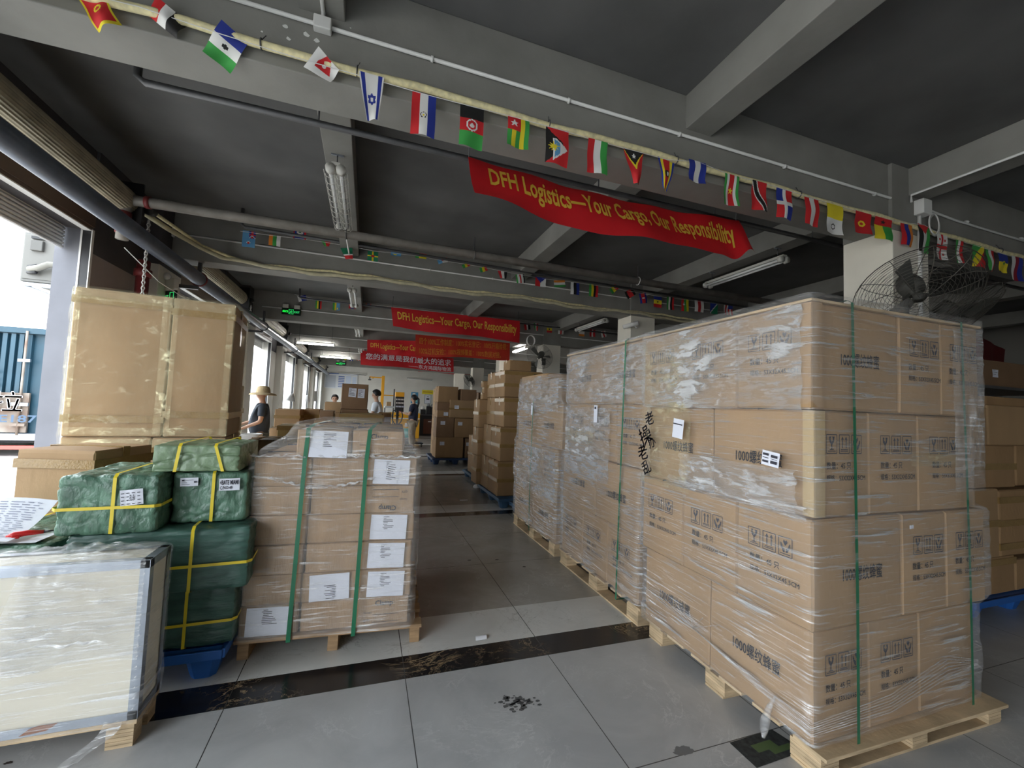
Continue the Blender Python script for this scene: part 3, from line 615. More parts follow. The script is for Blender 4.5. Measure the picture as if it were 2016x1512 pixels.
# lamps
def batten(x, y0, z, L_, along, label, lit=False, cage=False, double=True, top=3.54):
    t = thing('strip_lamp', (x, y0, z), 0 if along == 'y' else -math.pi/2, label, 'lamp', 'strip lamps under the beams')
    # local axis: tube along +y
    h_ = MB(); h_.box(-.035, .035, 0, L_, .03, .062, LAMPH, .004); h_.build('housing', t)
    xs = (-.042, .042) if double else (0,)
    for s in xs:
        q = MB(); q.tube([(s, .03, 0), (s, L_-.03, 0)], .019 if lit else .017, TUBEON if lit else TUBEOFF, 12); q.build('lamp_tube', t)
        for yy in (0, L_): q = MB(); q.tube([(s, yy-.004, .005), (s, yy+.045 if yy == 0 else yy-.04, .005)], .040, LAMPH, 16); q.build('end_cap', t)
    if cage:
        q = MB()
        for s in (-.042, .042):
            for k in range(11):
                yy = .06+(L_-.12)*k/10; q.tube([(s+.052*math.cos(a), yy, -.005+.052*math.sin(a)) for a in [math.pi*(1+j/10) for j in range(11)]], .0022, LAMPH, 4)
            for a in (3.3, 4.0, 4.71, 5.4, 6.1): q.tube([(s+.052*math.cos(a), .02, -.005+.052*math.sin(a)), (s+.052*math.cos(a), L_-.03, -.005+.052*math.sin(a))], .0022, LAMPH, 4)
        q.build('wire_cage', t)
    for yy in (.1, L_-.1):
        q = MB(); q.tube([(0, yy, .06), (0, yy, top+.01-z)], .005, DPIPE, 5); q.box(-.05, .05, yy-.01, yy+.01, top-z-.01, top-z, STEEL); q.build('hanger', t)
    return t
batten(-.36, 3.72, 3.36, 1.28, 'y', 'unlit double tube lamp in a wire cage under the near long beam', cage=True)
batten(-.36, 7.75, 3.36, 1.28, 'y', 'unlit double tube lamp under the long beam past the second cross beam', cage=False)
batten(-.36, 11.8, 3.36, 1.28, 'y', 'unlit double tube lamp under the long beam past the third cross beam')
batten(-.36, 15.9, 3.36, 1.28, 'y', 'unlit double tube lamp under the long beam past the fourth cross beam')
batten(4.72, 3.68, 3.36, 1.25, 'y', 'unlit double tube lamp hanging behind the nearest column')
batten(4.72, 7.75, 3.36, 1.28, 'y', 'unlit double tube lamp past the second column')
batten(4.72, 12.4, 3.36, 1.28, 'y', 'lit strip lamp hanging past the third column', lit=True)
batten(-2.19, 14.30, 3.17, 1.13, 'x', 'lit strip lamp crosswise near the door wall, the nearer of two', lit=True, double=False, top=3.8)
batten(-1.90, 18.20, 3.17, 1.2, 'x', 'lit strip lamp crosswise near the door wall, the further of two', lit=True, double=False, top=3.8)
batten(4.0, 20.0, 3.34, 1.2, 'x', 'lit strip lamp low behind the banners near the back wall', lit=True, double=False, top=3.8)
for k, (x0) in enumerate((-.9, 3.0)):
    t = thing('wall_lamp', (x0, YBK-.07, 2.98 if k else 3.05), 0, 'unlit wall lamp on the back wall, %s' % ('over the notice board' if k == 0 else 'beside the low red banner'), 'lamp', 'wall lamps on the back wall')
    q = MB(); q.box(-.8, .8, .02, .07, -.02, .07, LAMPH, .004); q.build('housing', t); q = MB(); q.tube([(-.75, 0, -.03), (.75, 0, -.03)], .018, TUBEOFF, 10); q.build('lamp_tube', t)

# exit signs
def exit_sign(x, y, z, label, w=.36, h=.145):
    t = thing('exit_sign', (x, y, z), 0, label, 'exit sign', 'green exit signs')
    q = MB(); q.box(-w/2, w/2, -.012, .012, 0, h, GREENSIGN, .003); q.build('sign_face', t)
    q = MB(); fn = lambda u, v: Vector((-w/2+u*w, -.014, v*h))
    put_text(q, 'EXIT', fn, .66, .95, .35, .65, GREENLIT, .02); put_text(q, '出口', fn, .05, .33, .35, .65, GREENLIT, .01)
    for a, b, c_, d_ in ((.37,.62,.14,.18), (.37,.40,.14,.86), (.59,.62,.14,.86), (.37,.62,.82,.86)): q.add([fn(a, c_), fn(b, c_), fn(b, d_), fn(a, d_)], [(0,1,2,3)], GREENLIT)
    for pts in ([(.46,.7), (.5,.7), (.5,.8), (.46,.8)], [(.44,.45), (.5,.68), (.53,.66), (.50,.42)], [(.44,.45), (.41,.25), (.44,.24), (.48,.45)], [(.49,.45), (.55,.38), (.54,.24), (.51,.25), (.51,.35)], [(.50,.64), (.57,.55), (.56,.52), (.49,.58)]): q.add([fn(a, b) for a, b in pts], [tuple(range(len(pts)))], GREENLIT)
    q.build('running_figure', t)
    for s in (-1, 1): q = MB(); q.box(s*w*.3-.06, s*w*.3+.06, -.03, .02, h+.0, h+.085, LAMPH, .012); q.build('emergency_lamp', t)
    return t
exit_sign(-1.72, ybeam[2]-.035, 3.30, 'green exit sign with two lamp heads on the third cross beam', .38, .15)
exit_sign(-1.35, ybeam[5]-.035, 3.20, 'small far green exit sign near the back wall', .45, .18)
t = thing('exit_sign', (-2.42, 6.33, 2.62), math.radians(-40), 'green exit sign under white lamp box on the pillar beside the second door', 'exit sign', 'green exit signs')
q = MB(); q.box(-.13, .13, -.012, .012, -.05, .10, GREENSIGN, .003); q.build('sign_face', t)
q = MB(); fn = lambda u, v: Vector((-.13+u*.26, -.014, -.05+v*.15)); put_text(q, 'EXIT', fn, .1, .5, .35, .62, GREENLIT, .02)
for a, b, c_, d_ in ((.58,.9,.15,.2), (.58,.63,.15,.85), (.85,.9,.15,.85), (.58,.9,.8,.85)): q.add([fn(a, c_), fn(b, c_), fn(b, d_), fn(a, d_)], [(0,1,2,3)], GREENLIT)
q.build('sign_text', t)
q = MB(); q.box(-.12, .12, -.03, .03, .12, .25, LAMPH, .01); q.lathe((.02, -.03, .27), [(0,0), (.03,.005), (.045,.04), (0,.045)], TUBEOFF, 14, (.3,-.9,-.1)); q.build('emergency_lamp', t)
# security camera on the second column
t = thing('security_camera', (4.36, 6.30, 2.98), math.radians(-50), 'white bullet camera on the side of the second column', 'camera')
q = MB(); q.tube([(-.14, 0, -.03), (.12, 0, .03)], .042, PVC, 14); q.tube([(-.145, 0, -.031), (-.141, 0, -.03)], .034, BLACK, 14); q.build('housing', t)
q = MB(); q.tube([(.05, 0, .0), (.08, .02, -.06), (.12, .05, -.02)], .012, PVC, 8); q.build('arm', t)
b = MB()
for k in range(5): b.tube([(4.0+.11*math.cos(a), 10.25+.01*k, 3.22+.14*math.sin(a)) for a in [6.283*s/24 for s in range(24)]], .012, PVC, 6, closed=True)
tag(b.build('cable_coil'), 'coiled pale hose hanging from the third beam beside the column', 'cable')

# chips of bare plaster on the near beam
b = MB(); rnd = random.Random(9)
for px, py, s in ((562,52,.014), (603,68,.016), (624,80,.016), (567,76,.012), (690,55,.005), (515,62,.006)):
    p = at(px, py, 1, ybeam[0]-.0015); b.add([p+Vector((s*math.cos(a)*(.6+rnd.random()*.7), 0, s*math.sin(a)*(.5+rnd.random()*.6))) for a in (0, .9, 1.8, 2.7, 3.6, 4.5, 5.4)], [tuple(range(7))], PVC)
o = b.build('paint_chips'); o['kind'] = 'stuff'; tag(o, 'white patches of chipped paint on the near cross beam', 'paint chips')

# ------------------------------------------------------------------ flags
def star(u, v, cu, cv, r, asp=1.6, n=5):
    x, y = (u-cu), (v-cv)*asp; a = math.atan2(x, -y); d = math.hypot(x, y); k = abs(((a/(2*math.pi)*n) % 1)-.5)*2
    return d < r*(.42+.58*max(0, k*k)) 
def disc(u, v, cu, cv, r, asp=1.6): return math.hypot(u-cu, (v-cv)*asp) < r
def hexa(u, v, cu, cv, r, asp=1.6, t=.028):
    x, y = u-cu, (v-cv)*asp
    for k in range(6):
        a = math.radians(30+60*k); d = x*math.cos(a)+y*math.sin(a); s = -x*math.sin(a)+y*math.cos(a)
        if abs(d-r/2) < t and abs(s) < r*.88: return True
    return False
def vb(*c): return lambda u, v: c[min(int(u*len(c)), len(c)-1)]
def hb(*c): return lambda u, v: c[min(int(v*len(c)), len(c)-1)]
def over(base, *rules):
    def f(u, v):
        for test, c in rules[::-1]:
            if test(u, v): return c
        return base(u, v)
    return f
P_ = lambda *a: (lambda u, v: star(u, v, *a))
D_ = lambda *a: (lambda u, v: disc(u, v, *a))
FLG = {
 'montenegro': over(vb('red'), (lambda u, v: u < .08 or u > .92 or v < .06 or v > .94, 'yellow'), (D_(.5,.5,.2), 'yellow'), (D_(.5,.5,.1), 'red')),
 'redwhiteblack': hb('red', 'white', 'black'),
 'bluewhitegreen': over(hb('blue', 'white', 'green'), (D_(.5,.5,.1), 'black')),
 'pennon': over(vb('white'), (lambda u, v: u > .3 and v > .25 and abs(v-.5) < .34*(1-(u-.3)), 'red'), (D_(.55,.5,.1), 'white')),
 'twostripe_star': over(vb('white'), (lambda u, v: .07 < u < .22 or .78 < u < .93, 'blue'), (lambda u, v: hexa(u, v, .5, .5, .21), 'blue')),
 'paraguay': over(vb('red', 'white', 'blue'), (D_(.5,.52,.13), 'black'), (D_(.5,.52,.10), 'white'), (D_(.5,.52,.05), 'yellow')),
 'afghan': over(hb('black', 'red', 'green'), (lambda u, v: disc(u, v, .5, .5, .24) and not disc(u, v, .5, .5, .18), 'white'), (D_(.5,.52,.09), 'white')),
 'togo': over(vb('green', 'yellow', 'green', 'yellow', 'green'), (lambda u, v: u < .6 and v < .47, 'red'), (P_(.3,.24,.22), 'white')),
 'antigua': over(vb('red'), (lambda u, v: u < .75 and abs(v-.5) < .5*(1-u/.95), 'black'), (lambda u, v: .3 < u and abs(v-.58) < .55*(.95-u) and v > .3, 'white'), (lambda u, v: .38 < u < .6 and abs(v-.58) < .5*(.9-u), 'sky'), (P_(.32,.56,.24,1.6,9), 'yellow')),
 'tricol_rwg': vb('red', 'white', 'green'),
 'timor': over(vb('red'), (lambda u, v: v < .62*(1-2*abs(u-.5)), 'yellow'), (lambda u, v: v < .45*(1-2*abs(u-.5)), 'black'), (P_(.5,.16,.14), 'white')),
 'eswatini': over(vb('blue', 'yellow', 'red', 'red', 'red', 'yellow', 'blue'), (D_(.5,.5,.2), 'black'), (D_(.55,.5,.1), 'white')),
 'bwb': vb('blue', 'white', 'blue'),
 'suriname': over(vb('green', 'white', 'red', 'red', 'white', 'green'), (P_(.5,.5,.17), 'yellow')),
 'trinidad': over(vb('red'), (lambda u, v: abs(u-(.12+.76*v)) < .2, 'white'), (lambda u, v: abs(u-(.12+.76*v)) < .13, 'black')),
 'dominican': lambda u, v: 'white' if abs(u-.5) < .09 or abs(v-.5) < .07 else ('blue' if (u < .5) == (v < .5) else 'red'),
 'rwr': vb('red', 'white', 'red'),
 'vatican': over(hb('yellow', 'white'), (D_(.5,.74,.15), 'black'), (D_(.5,.74,.10), 'white')),
 'kyrgyz': over(vb('red'), (D_(.5,.5,.22), 'yellow'), (D_(.5,.5,.1), 'red')),
 'bissau': over(lambda u, v: 'red' if v < .35 else ('yellow' if u < .5 else 'green'), (P_(.5,.17,.17), 'black')),
 'armenia': vb('red', 'blue', 'orange'),
 'palestine': over(vb('black', 'white', 'green'), (lambda u, v: v < .38*(1-2*abs(u-.5)), 'red')),
 'georgia': over(vb('white'), (lambda u, v: abs(u-.5) < .09 or abs(v-.5) < .06, 'red'), (lambda u, v: disc(abs(u-.5), abs(v-.5), .27, .27, .08), 'red')),
 'gwr': vb('green', 'white', 'red'),
 'congo': lambda u, v: 'green' if u+v < .75 else ('yellow' if u+v < 1.2 else 'red'),
 'gyr': vb('green', 'white', 'red'),
 'blueyellow': over(hb('blue', 'yellow'), (D_(.5,.55,.2), 'yellow'), (D_(.5,.55,.1), 'green')),
 'wpurple': vb('white', 'maroon', 'blue'),
 'fiji': over(vb('sky'), (lambda u, v: u > .5 and v < .45, 'blue'), (lambda u, v: u > .5 and v < .45 and (abs(u-.75) < .05 or abs(v-.22) < .035), 'red'), (lambda u, v: u > .5 and v < .45 and abs(abs(u-.75)-(v-.22)*1.1) < .03, 'white'), (D_(.5,.72,.14), 'white'), (D_(.5,.74,.08), 'red')),
 'rgw': vb('orange', 'green', 'white'),
 'belize': over(vb('red', 'blue', 'blue', 'blue', 'blue', 'blue', 'blue', 'red'), (D_(.5,.45,.28), 'white'), (D_(.5,.45,.12), 'dgreen')),
 'portugal': lambda u, v: 'green' if u < .4 else 'red',
 'vanuatu': over(hb('dgreen', 'dgreen', 'red'), (lambda u, v: abs(v-.64) < .05, 'white')),
 'dominica': over(vb('dgreen'), (lambda u, v: abs(u-.5) < .1 or abs(v-.5) < .06, 'yellow'), (lambda u, v: abs(u-.5) < .03 or abs(v-.5) < .02, 'white'), (D_(.5,.5,.17), 'red')),
 'lightblue': over(vb('sky'), (D_(.4,.6,.2), 'yellow')),
 'ryg': lambda u, v: 'green' if u < .35 else ('red' if v < .5 else 'yellow'),
 'skyred': lambda u, v: 'sky' if u < .4 else ('red' if v < .5 else 'white'),
 'gyr2': vb('green', 'yellow', 'red'),
 'rwk': vb('red', 'white', 'black'),
 'kenya': vb('green', 'white', 'red', 'white', 'black'),
 'czech': over(lambda u, v: 'red' if u < .5 else 'white', (lambda u, v: v < .62*(1-2*abs(u-.5)), 'blue')),
 'ireland_h': hb('orange', 'white', 'green'),
 'wkb': vb('white', 'black', 'blue'),
 'gykr': vb('green', 'yellow', 'black', 'red'),
 'cambodia': over(vb('blue', 'red', 'red', 'blue'), (D_(.5,.5,.15), 'white')),
 'laos': vb('black', 'red', 'red', 'black'),
 'romania_h': over(hb('blue', 'yellow', 'red'), (D_(.5,.5,.13), 'black')),
 'gwkr': vb('green', 'white', 'black', 'red'),
 'rgy': over(vb('red', 'green', 'yellow'), (P_(.4,.4,.25), 'white')),
 'wblue': lambda u, v: 'white' if u < .4 else 'blue',
 'rwanda': over(vb('green', 'yellow', 'sky', 'sky'), (D_(.7,.8,.12), 'yellow')),
 'redbluedot': over(vb('red', 'blue', 'blue', 'red'), (lambda u, v: .3 < u < .7 and .55 < v < .75, 'white')),
 'usa': over(vb('white', 'red', 'white', 'red', 'white', 'red'), (lambda u, v: v < .4 and u > .5, 'blue')),
 'diag': lambda u, v: 'blue' if u+v < .9 else ('white' if u+v < 1.05 else 'dgreen'),
 'peru_t': vb('white', 'red', 'white'),
 'rw_h': hb('white', 'orange'),
 'irl': hb('dgreen', 'white', 'orange'),
}
FLGRP = 'small flags hanging along the cross beams'
def flag(kind, px0, py0, px1, py1, yp, label, swing=0, tilt=0, taper=0, ph=0, amp=.012, res=(16, 22)):
    a = at((px0+px1)/2, py0, 1, yp); w = (at(px1, (py0+py1)/2, 1, yp)-at(px0, (py0+py1)/2, 1, yp)).x
    h = (at((px0+px1)/2, py0, 1, yp)-at((px0+px1)/2, py1, 1, yp)).z
    fn_ = FLG[kind]; mb = MB(); cs, sn = math.cos(swing), math.sin(swing); ct, st = math.cos(tilt), math.sin(tilt)
    def P(u, v):
        wd = w*(1-taper*v); x = (u-.5)*wd + taper*.25*w*v; zz = -v*h; yy = amp*math.sin(u*5+ph+v*2)*v+amp*.6*math.sin(v*6+ph)
        x, zz = x*ct-zz*st, x*st+zz*ct
        return Vector((x, yy*cs+zz*sn, -yy*sn+zz*cs))
    mb.grid(P, res[0], res[1], None, True, lambda u, v: FL[fn_(u, v)])
    o = mb.build('flag'); o.location = (a.x, yp, a.z); return tag(o, label, 'flag', FLGRP)
YF = 2.37
row1 = [
 ('montenegro', 138, -22, 200, 40, 'red flag with yellow border, twisted up, furthest left on the near string', dict(tilt=.5, swing=-.35, amp=.03)),
 ('redwhiteblack', 270, 8, 320, 62, 'red and white flag folded over the hose near the upper left', dict(tilt=1.05, swing=-.5, amp=.03)),
 ('bluewhitegreen', 432, 62, 492, 130, 'blue, white and green flag blown sideways on the near string', dict(tilt=-.55, swing=-.6, amp=.02)),
 ('pennon', 585, 112, 640, 160, 'white pennant with red emblem curled under the near hose', dict(tilt=1.0, taper=.4, swing=-.4)),
 ('twostripe_star', 706, 148, 757, 238, 'white flag with two dark blue stripes and a blue star', dict(taper=.55, amp=.015)),
 ('paraguay', 812, 184, 860, 268, 'red, white and blue upright bands with a small round emblem', {}),
 ('afghan', 907, 208, 954, 290, 'black, red and green flag with a white ring emblem', {}),
 ('togo', 1000, 232, 1043, 290, 'flag with white star on a red corner and green and yellow stripes', {}),
 ('antigua', 1076, 252, 1121, 324, 'red flag with black triangle and yellow sun', dict(ph=1)),
 ('tricol_rwg', 1158, 277, 1196, 343, 'plain red, white and green upright bands flag on the near string', {}),
 ('timor', 1228, 296, 1268, 360, 'red pennant with a white star on black, tapering down', dict(taper=.75)),
 ('eswatini', 1296, 314, 1330, 373, 'curled blue and red flag with a black and white shield', dict(taper=.7, tilt=-.15)),
 ('bwb', 1356, 317, 1390, 358, 'dark blue, white, dark blue banded flag on the near string', {}),
 ('suriname', 1426, 345, 1454, 405, 'green, white and red striped flag with a yellow star', {}),
 ('trinidad', 1481, 358, 1509, 415, 'red flag with a diagonal black band', {}),
 ('dominican', 1530, 372, 1560, 430, 'blue and red quartered flag with a white cross', {}),
 ('rwr', 1585, 390, 1613, 443, 'red, white, red banded flag on the near string', {}),
 ('vatican', 1627, 402, 1659, 460, 'yellow and white flag with keys emblem', {}),
 ('kyrgyz', 1683, 419, 1714, 460, 'red flag with a round yellow sun', {}),
 ('bissau', 1723, 430, 1756, 472, 'red, yellow and green flag with a black star', {}),
 ('armenia', 1775, 438, 1797, 483, 'red, blue and orange banded flag in front of the column', {}),
 ('palestine', 1808, 442, 1830, 496, 'black, white and green flag with a red triangle', {}),
 ('georgia', 1843, 462, 1864, 510, 'white flag with red crosses right of the column', {}),
 ('gwr', 1880, 474, 1895, 518, 'narrow green, white and red flag, second right of the column', dict(taper=.3)),
 ('congo', 1915, 484, 1938, 526, 'green, yellow and red diagonal flag right of the column', {}),
 ('gyr', 1942, 492, 1958, 532, 'thin turned flag of green, white and red beside the diagonal one', dict(taper=.3)),
 ('blueyellow', 1965, 499, 1984, 535, 'blue and yellow flag near the picture edge', {}),
 ('wpurple', 1990, 506, 2012, 552, 'white, maroon and blue flag at the right end of the near string', {}),
]
for i, (k, a, b_, c_, d_, lb, kw) in enumerate(row1): flag(k, a, b_, c_, d_, YF, lb, ph=kw.pop('ph', i*1.3), res=(30, 44), **kw)
def string_run(name, pxs, yp, label, r=.0022):
    pts = []
    for p in pxs:
        q = at(p[0], p[1], 1, yp); pts.append(q)
    m = MB(); m.tube(pts, r, PVC, 5); tag(m.build(name), label, 'string')
string_run('flag_string', [(-150, -75), (135, -20), (270, 12), (432, 66), (585, 114), (706, 148), (835, 185), (930, 210), (1022, 233), (1098, 254), (1178, 278), (1250, 297), (1312, 314), (1373, 318), (1440, 345), (1495, 358), (1545, 373), (1600, 390), (1643, 403), (1700, 419), (1740, 430), (1786, 439), (1820, 443), (1853, 462), (1887, 474), (1926, 485), (1975, 500), (2100, 535)], YF, 'white cord of the near row of flags')
Y2 = 6.12
row2 = [
 ('fiji', 478, 455, 504, 487, 'pale blue flag with a small cross in its corner, first on the second string', {}),
 ('rgw', 530, 463, 553, 484, 'orange red, green and white flag on the second string', {}),
 ('belize', 579, 446, 604, 471, 'blue flag with round white emblem standing above the second string', {}),
 ('portugal', 630, 472, 652, 485, 'green and red flag folded up, fourth on the second string', dict(taper=.6)),
 ('vanuatu', 670, 488, 694, 510, 'dark green and red flag hanging askew under the caged lamp', dict(taper=.4, tilt=.2)),
 ('dominica', 724, 495, 745, 514, 'dark green flag with yellow cross and red centre', {}),
 ('lightblue', 770, 496, 790, 504, 'light blue flag turned nearly flat', {}),
 ('ryg', 818, 499, 840, 509, 'green, red and yellow flag turned nearly flat', {}),
 ('skyred', 860, 509, 880, 518, 'small light blue and red flag lifted on the second string', dict(tilt=.4)),
 ('gyr2', 908, 519, 924, 526, 'green, yellow and red strip of a flag left of the red banner', dict(tilt=.5)),
 ('gyr2', 943, 526, 958, 535, 'second green, yellow and red flag, nearer the long beam', dict(tilt=.4)),
 ('rwk', 980, 534, 999, 548, 'red, white and black flag beside the diagonal beam', dict(taper=.4)),
 ('kenya', 1015, 540, 1032, 557, 'green, red and black striped flag beside the diagonal beam', dict(tilt=.2)),
 ('czech', 1054, 546, 1075, 564, 'red and white flag with a blue triangle', {}),
 ('ireland_h', 1090, 552, 1112, 565, 'orange, white and green flag on the second string', dict(tilt=.15)),
 ('wkb', 1124, 556, 1141, 580, 'white, black and blue banded flag on the second string', {}),
 ('gykr', 1160, 560, 1178, 584, 'green, yellow, black and red banded flag on the second string', {}),
 ('gyr2', 1197, 565, 1213, 576, 'thin yellow and green flag turned edge on', dict(tilt=.8)),
 ('laos', 1228, 571, 1246, 586, 'dark red and black flag curled near the second column', dict(tilt=.6)),
 ('cambodia', 1258, 577, 1272, 597, 'dark blue and red flag above the second column', dict(tilt=.2)),
 ('romania_h', 1287, 584, 1303, 605, 'blue, yellow and red flag right of the second column', {}),
 ('gwkr', 1313, 585, 1327, 610, 'green, white, black and red flag right of the second column', {}),
 ('rgy', 1342, 589, 1356, 613, 'red, green and yellow flag above the tall wrapped pallet', {}),
 ('peru_t', 1368, 592, 1386, 614, 'white flag with a red middle over the nearest pallet', {}),
 ('diag', 1398, 597, 1413, 618, 'blue and green diagonal flag over the nearest pallet', {}),
 ('usa', 1425, 601, 1442, 620, 'red and white striped flag at the far end of the second string', {}),
]
for i, (k, a, b_, c_, d_, lb, kw) in enumerate(row2): flag(k, a, b_, c_, d_, Y2, lb, ph=i*1.7, amp=.008, res=(12, 16), **kw)
string_run('flag_string', [(473, 455), (530, 463), (592, 470), (640, 477), (700, 487), (735, 494), (790, 500), (830, 505), (870, 513), (916, 520), (960, 528), (1000, 536), (1065, 548), (1132, 556), (1200, 566), (1265, 578), (1300, 584), (1350, 590), (1440, 602), (1600, 622)], Y2, 'white cord of the second row of flags', .003)
Y3 = 10.1
row3 = [('wblue', 585, 582, 602, 593, 'white and blue flag, first on the third string', dict(tilt=.3)), ('gykr', 622, 589, 634, 608, 'green, yellow, blue and red flag on the third string', {}),
 ('rwanda', 656, 593, 670, 611, 'green, yellow and sky blue flag on the third string', {}), ('redbluedot', 687, 597, 701, 608, 'red and blue flag behind the double lamp', {}), ('redbluedot', 720, 598, 731, 603, 'small red and blue flag left of the second banner', {}),
 ('rwk', 1031, 636, 1043, 649, 'red, black and white flag right of the second banner', dict(tilt=.2)), ('gyr', 1050, 637, 1060, 651, 'green and white flag, second right of the second banner', dict(taper=.5)), ('romania_h', 1077, 641, 1087, 655, 'blue, yellow and red flag on the third string', {}),
 ('peru_t', 1099, 644, 1110, 658, 'red and white flag near the coiled hose', {}), ('irl', 1140, 648, 1151, 662, 'green, white and orange flag left of the second column', {}), ('rwr', 1161, 649, 1172, 663, 'red and white flag next to the green, white and orange one', {}), ('peru_t', 1182, 652, 1192, 664, 'red and white flag closest to the second column', dict(tilt=.3))]
for i, (k, a, b_, c_, d_, lb, kw) in enumerate(row3): flag(k, a, b_, c_, d_, Y3, lb, ph=i*1.7, amp=.008, res=(8, 10), **kw)
string_run('flag_string', [(580, 580), (625, 589), (700, 597), (770, 604), (860, 614), (960, 624), (1035, 636), (1100, 643), (1195, 653), (1300, 664)], Y3, 'white cord of the third row of flags', .004)
row4 = [('ryg', 676, 703, 682, 709, 'tiny green and yellow flag left of the white lettered banner'), ('bwb', 689, 703, 695, 711, 'tiny blue and white flag left of the white lettered banner'), ('rwr', 703, 704, 709, 710, 'tiny red flag beside the white lettered banner'), ('peru_t', 1010, 708, 1016, 714, 'tiny red and white flag right of the orange lettered banner'), ('redbluedot', 1024, 708, 1030, 715, 'tiny red and blue flag right of the orange lettered banner')]
for i, (k, a, b_, c_, d_, lb) in enumerate(row4): flag(k, a, b_, c_, d_, 20.0, lb, ph=i, amp=.01, res=(6, 8))

# ------------------------------------------------------------------ banners
def banner(quad, label, lines, mt, ink, wave=.03, seed=0, lower_pull=None, holes=()):
    """quad: TL, TR, BR, BL world points; lines: (text, u0, u1, v0, v1), v down"""
    TL, TR, BR, BL = [Vector(q) for q in quad]; o0 = (TL+TR)/2
    nrm = (TR-TL).cross(BL-TL).normalized()
    if nrm.y > 0: nrm = -nrm
    def S(u, v, k=0):
        p = (TL*(1-u)+TR*u)*(1-v)+(BL*(1-u)+BR*u)*v
        w_ = wave*(math.sin(u*13+seed)*.5*(.3+v)+math.sin(u*29+seed*2+v*3)*.22+math.sin((u*7-v*4)+seed)*.4)
        z = .02*math.sin(u*9+seed)*v
        if lower_pull: z += lower_pull(u, v)
        return p-o0+nrm*(w_+k)+Vector((0, 0, z))
    mb = MB(); mb.grid(S, 90, 14, mt); o = mb.build('hanging_banner'); o.location = o0
    tag(o, label, 'banner', None)
    for body, u0, u1, v0, v1, *bd in lines:
        q = MB(); vs, fs, w, h = text_data(body, bold=bd[0] if bd else .0)
        q.add([S(u0+(u1-u0)*x, v1-(v1-v0)*y, .006) for x, y in vs], fs, ink); q.build('lettering', o)
    return o
SLOG = 'DFH Logistics—Your Cargo, Our Responsibility'
TLb, TRb = at(920, 314, 1, 2.98), at(1478, 492, 1, 2.98)
b1 = banner((at(920, 314, 1, 2.98), at(1452, 437, 1, 2.98), at(1484, 511, 1, 2.82), at(934, 386, 1, 2.82)), 'nearest red slogan banner with yellow lettering, sagging behind the first cross beam', [(SLOG, .055, .95, .16, .74, .022)], REDC, YINK, .035, 1.0, lambda u, v: -.05*math.sin(u*math.pi)*v*(1-.2*u)-.03*math.sin(u*math.pi)*(1-v)-.10*v*max(0, (u-.86)/.14)*math.sin((u-.86)*40))
banner((at(770, 605, 1, 9.6), at(1023, 632, 1, 9.6), at(1023, 671, 1, 9.6), at(774, 641, 1, 9.6)), 'second red slogan banner with yellow lettering, hanging from the third cross beam', [(SLOG, .04, .97, .2, .72, .015)], REDC, YINK, .03, 2.0, lambda u, v: -.03*v)
banner((at(723, 669, 1, 14.2), at(830, 671, 1, 14.2), at(830, 706, 1, 14.2), at(723, 692, 1, 14.2)), 'red banner with yellow lettering half hidden behind the orange lettered one', [('DFH Logistics—Your Cargo', .06, .97, .25, .75, .01)], REDC, YINK, .03, .7)
banner((at(818, 658, 1, 12.3), at(1004, 673, 1, 12.3), at(1003, 709, 1, 12.3), at(817, 700, 1, 12.3)), 'orange red banner with two faded lines of orange characters', [('四个100%工作制度：100%实名登记：100%开箱验视：', .04, .97, .12, .45, .0), ('100%过机安检：100%视频覆盖：100%数据对接。', .04, .9, .58, .9, .0)], REDC2, OINK, .03, 3)
banner((at(710, 690, 1, 17.5), at(893, 705, 1, 17.5), at(893, 733, 1, 17.5), at(710, 717, 1, 17.5)), 'red banner with large white characters below the yellow lettered one', [('您的满意是我们最大的追求', .05, .97, .13, .58, .02), ('——东方鸿国际物流', .5, .97, .66, .95, .01)], REDC, WINK, .03, 4)
banner((at(823, 720, 1, 22.8), at(925, 722, 1, 22.8), at(926, 739, 1, 22.8), at(823, 731, 1, 22.8)), 'lowest red banner with small yellow lettering in front of the back wall', [(SLOG, .03, .97, .3, .8, .01)], REDC, YINK, .03, 5)
p = at(1900, 530, 1, 5.2); banner((Vector((7.6, 3.6, 3.0)), Vector((11.8, 4.6, 2.95)), Vector((11.8, 4.6, 2.35)), Vector((7.6, 3.6, 2.45))), 'dark red banner behind the big fans right of the nearest column', [], mat('deep_red_cloth', (.20,.01,.012), .7), YINK, .03, 6)

string_run('flag_string', [(655, 702), (676, 703), (689, 703), (703, 704), (760, 708), (900, 706), (1010, 708), (1024, 708), (1060, 712)], 20.0, 'white cord of the furthest row of flags', .005)
def ropes(y, pts, zt, who):
    for k, (px, py) in enumerate(pts):
        p = at(px, py, 1, y); m = MB(); m.tube([p, (p.x, p.y, zt)], .004, DPIPE, 5); tag(m.build('rope'), 'thin cord holding the %s end of %s' % (('left', 'right')[k], who), 'rope')
ropes(2.98, ((923, 318), (1449, 440)), 3.8, 'the nearest red banner')
ropes(9.6, ((773, 608), (1020, 634)), 3.8, 'the second red banner')
ropes(14.2, ((726, 671), (828, 672)), 3.8, 'the half hidden red banner')
ropes(12.3, ((822, 661), (1001, 675)), 3.8, 'the orange lettered banner')
ropes(17.5, ((713, 692), (890, 707)), 3.8, 'the white lettered banner')
ropes(22.8, ((826, 722), (922, 724)), 3.8, 'the lowest red banner')
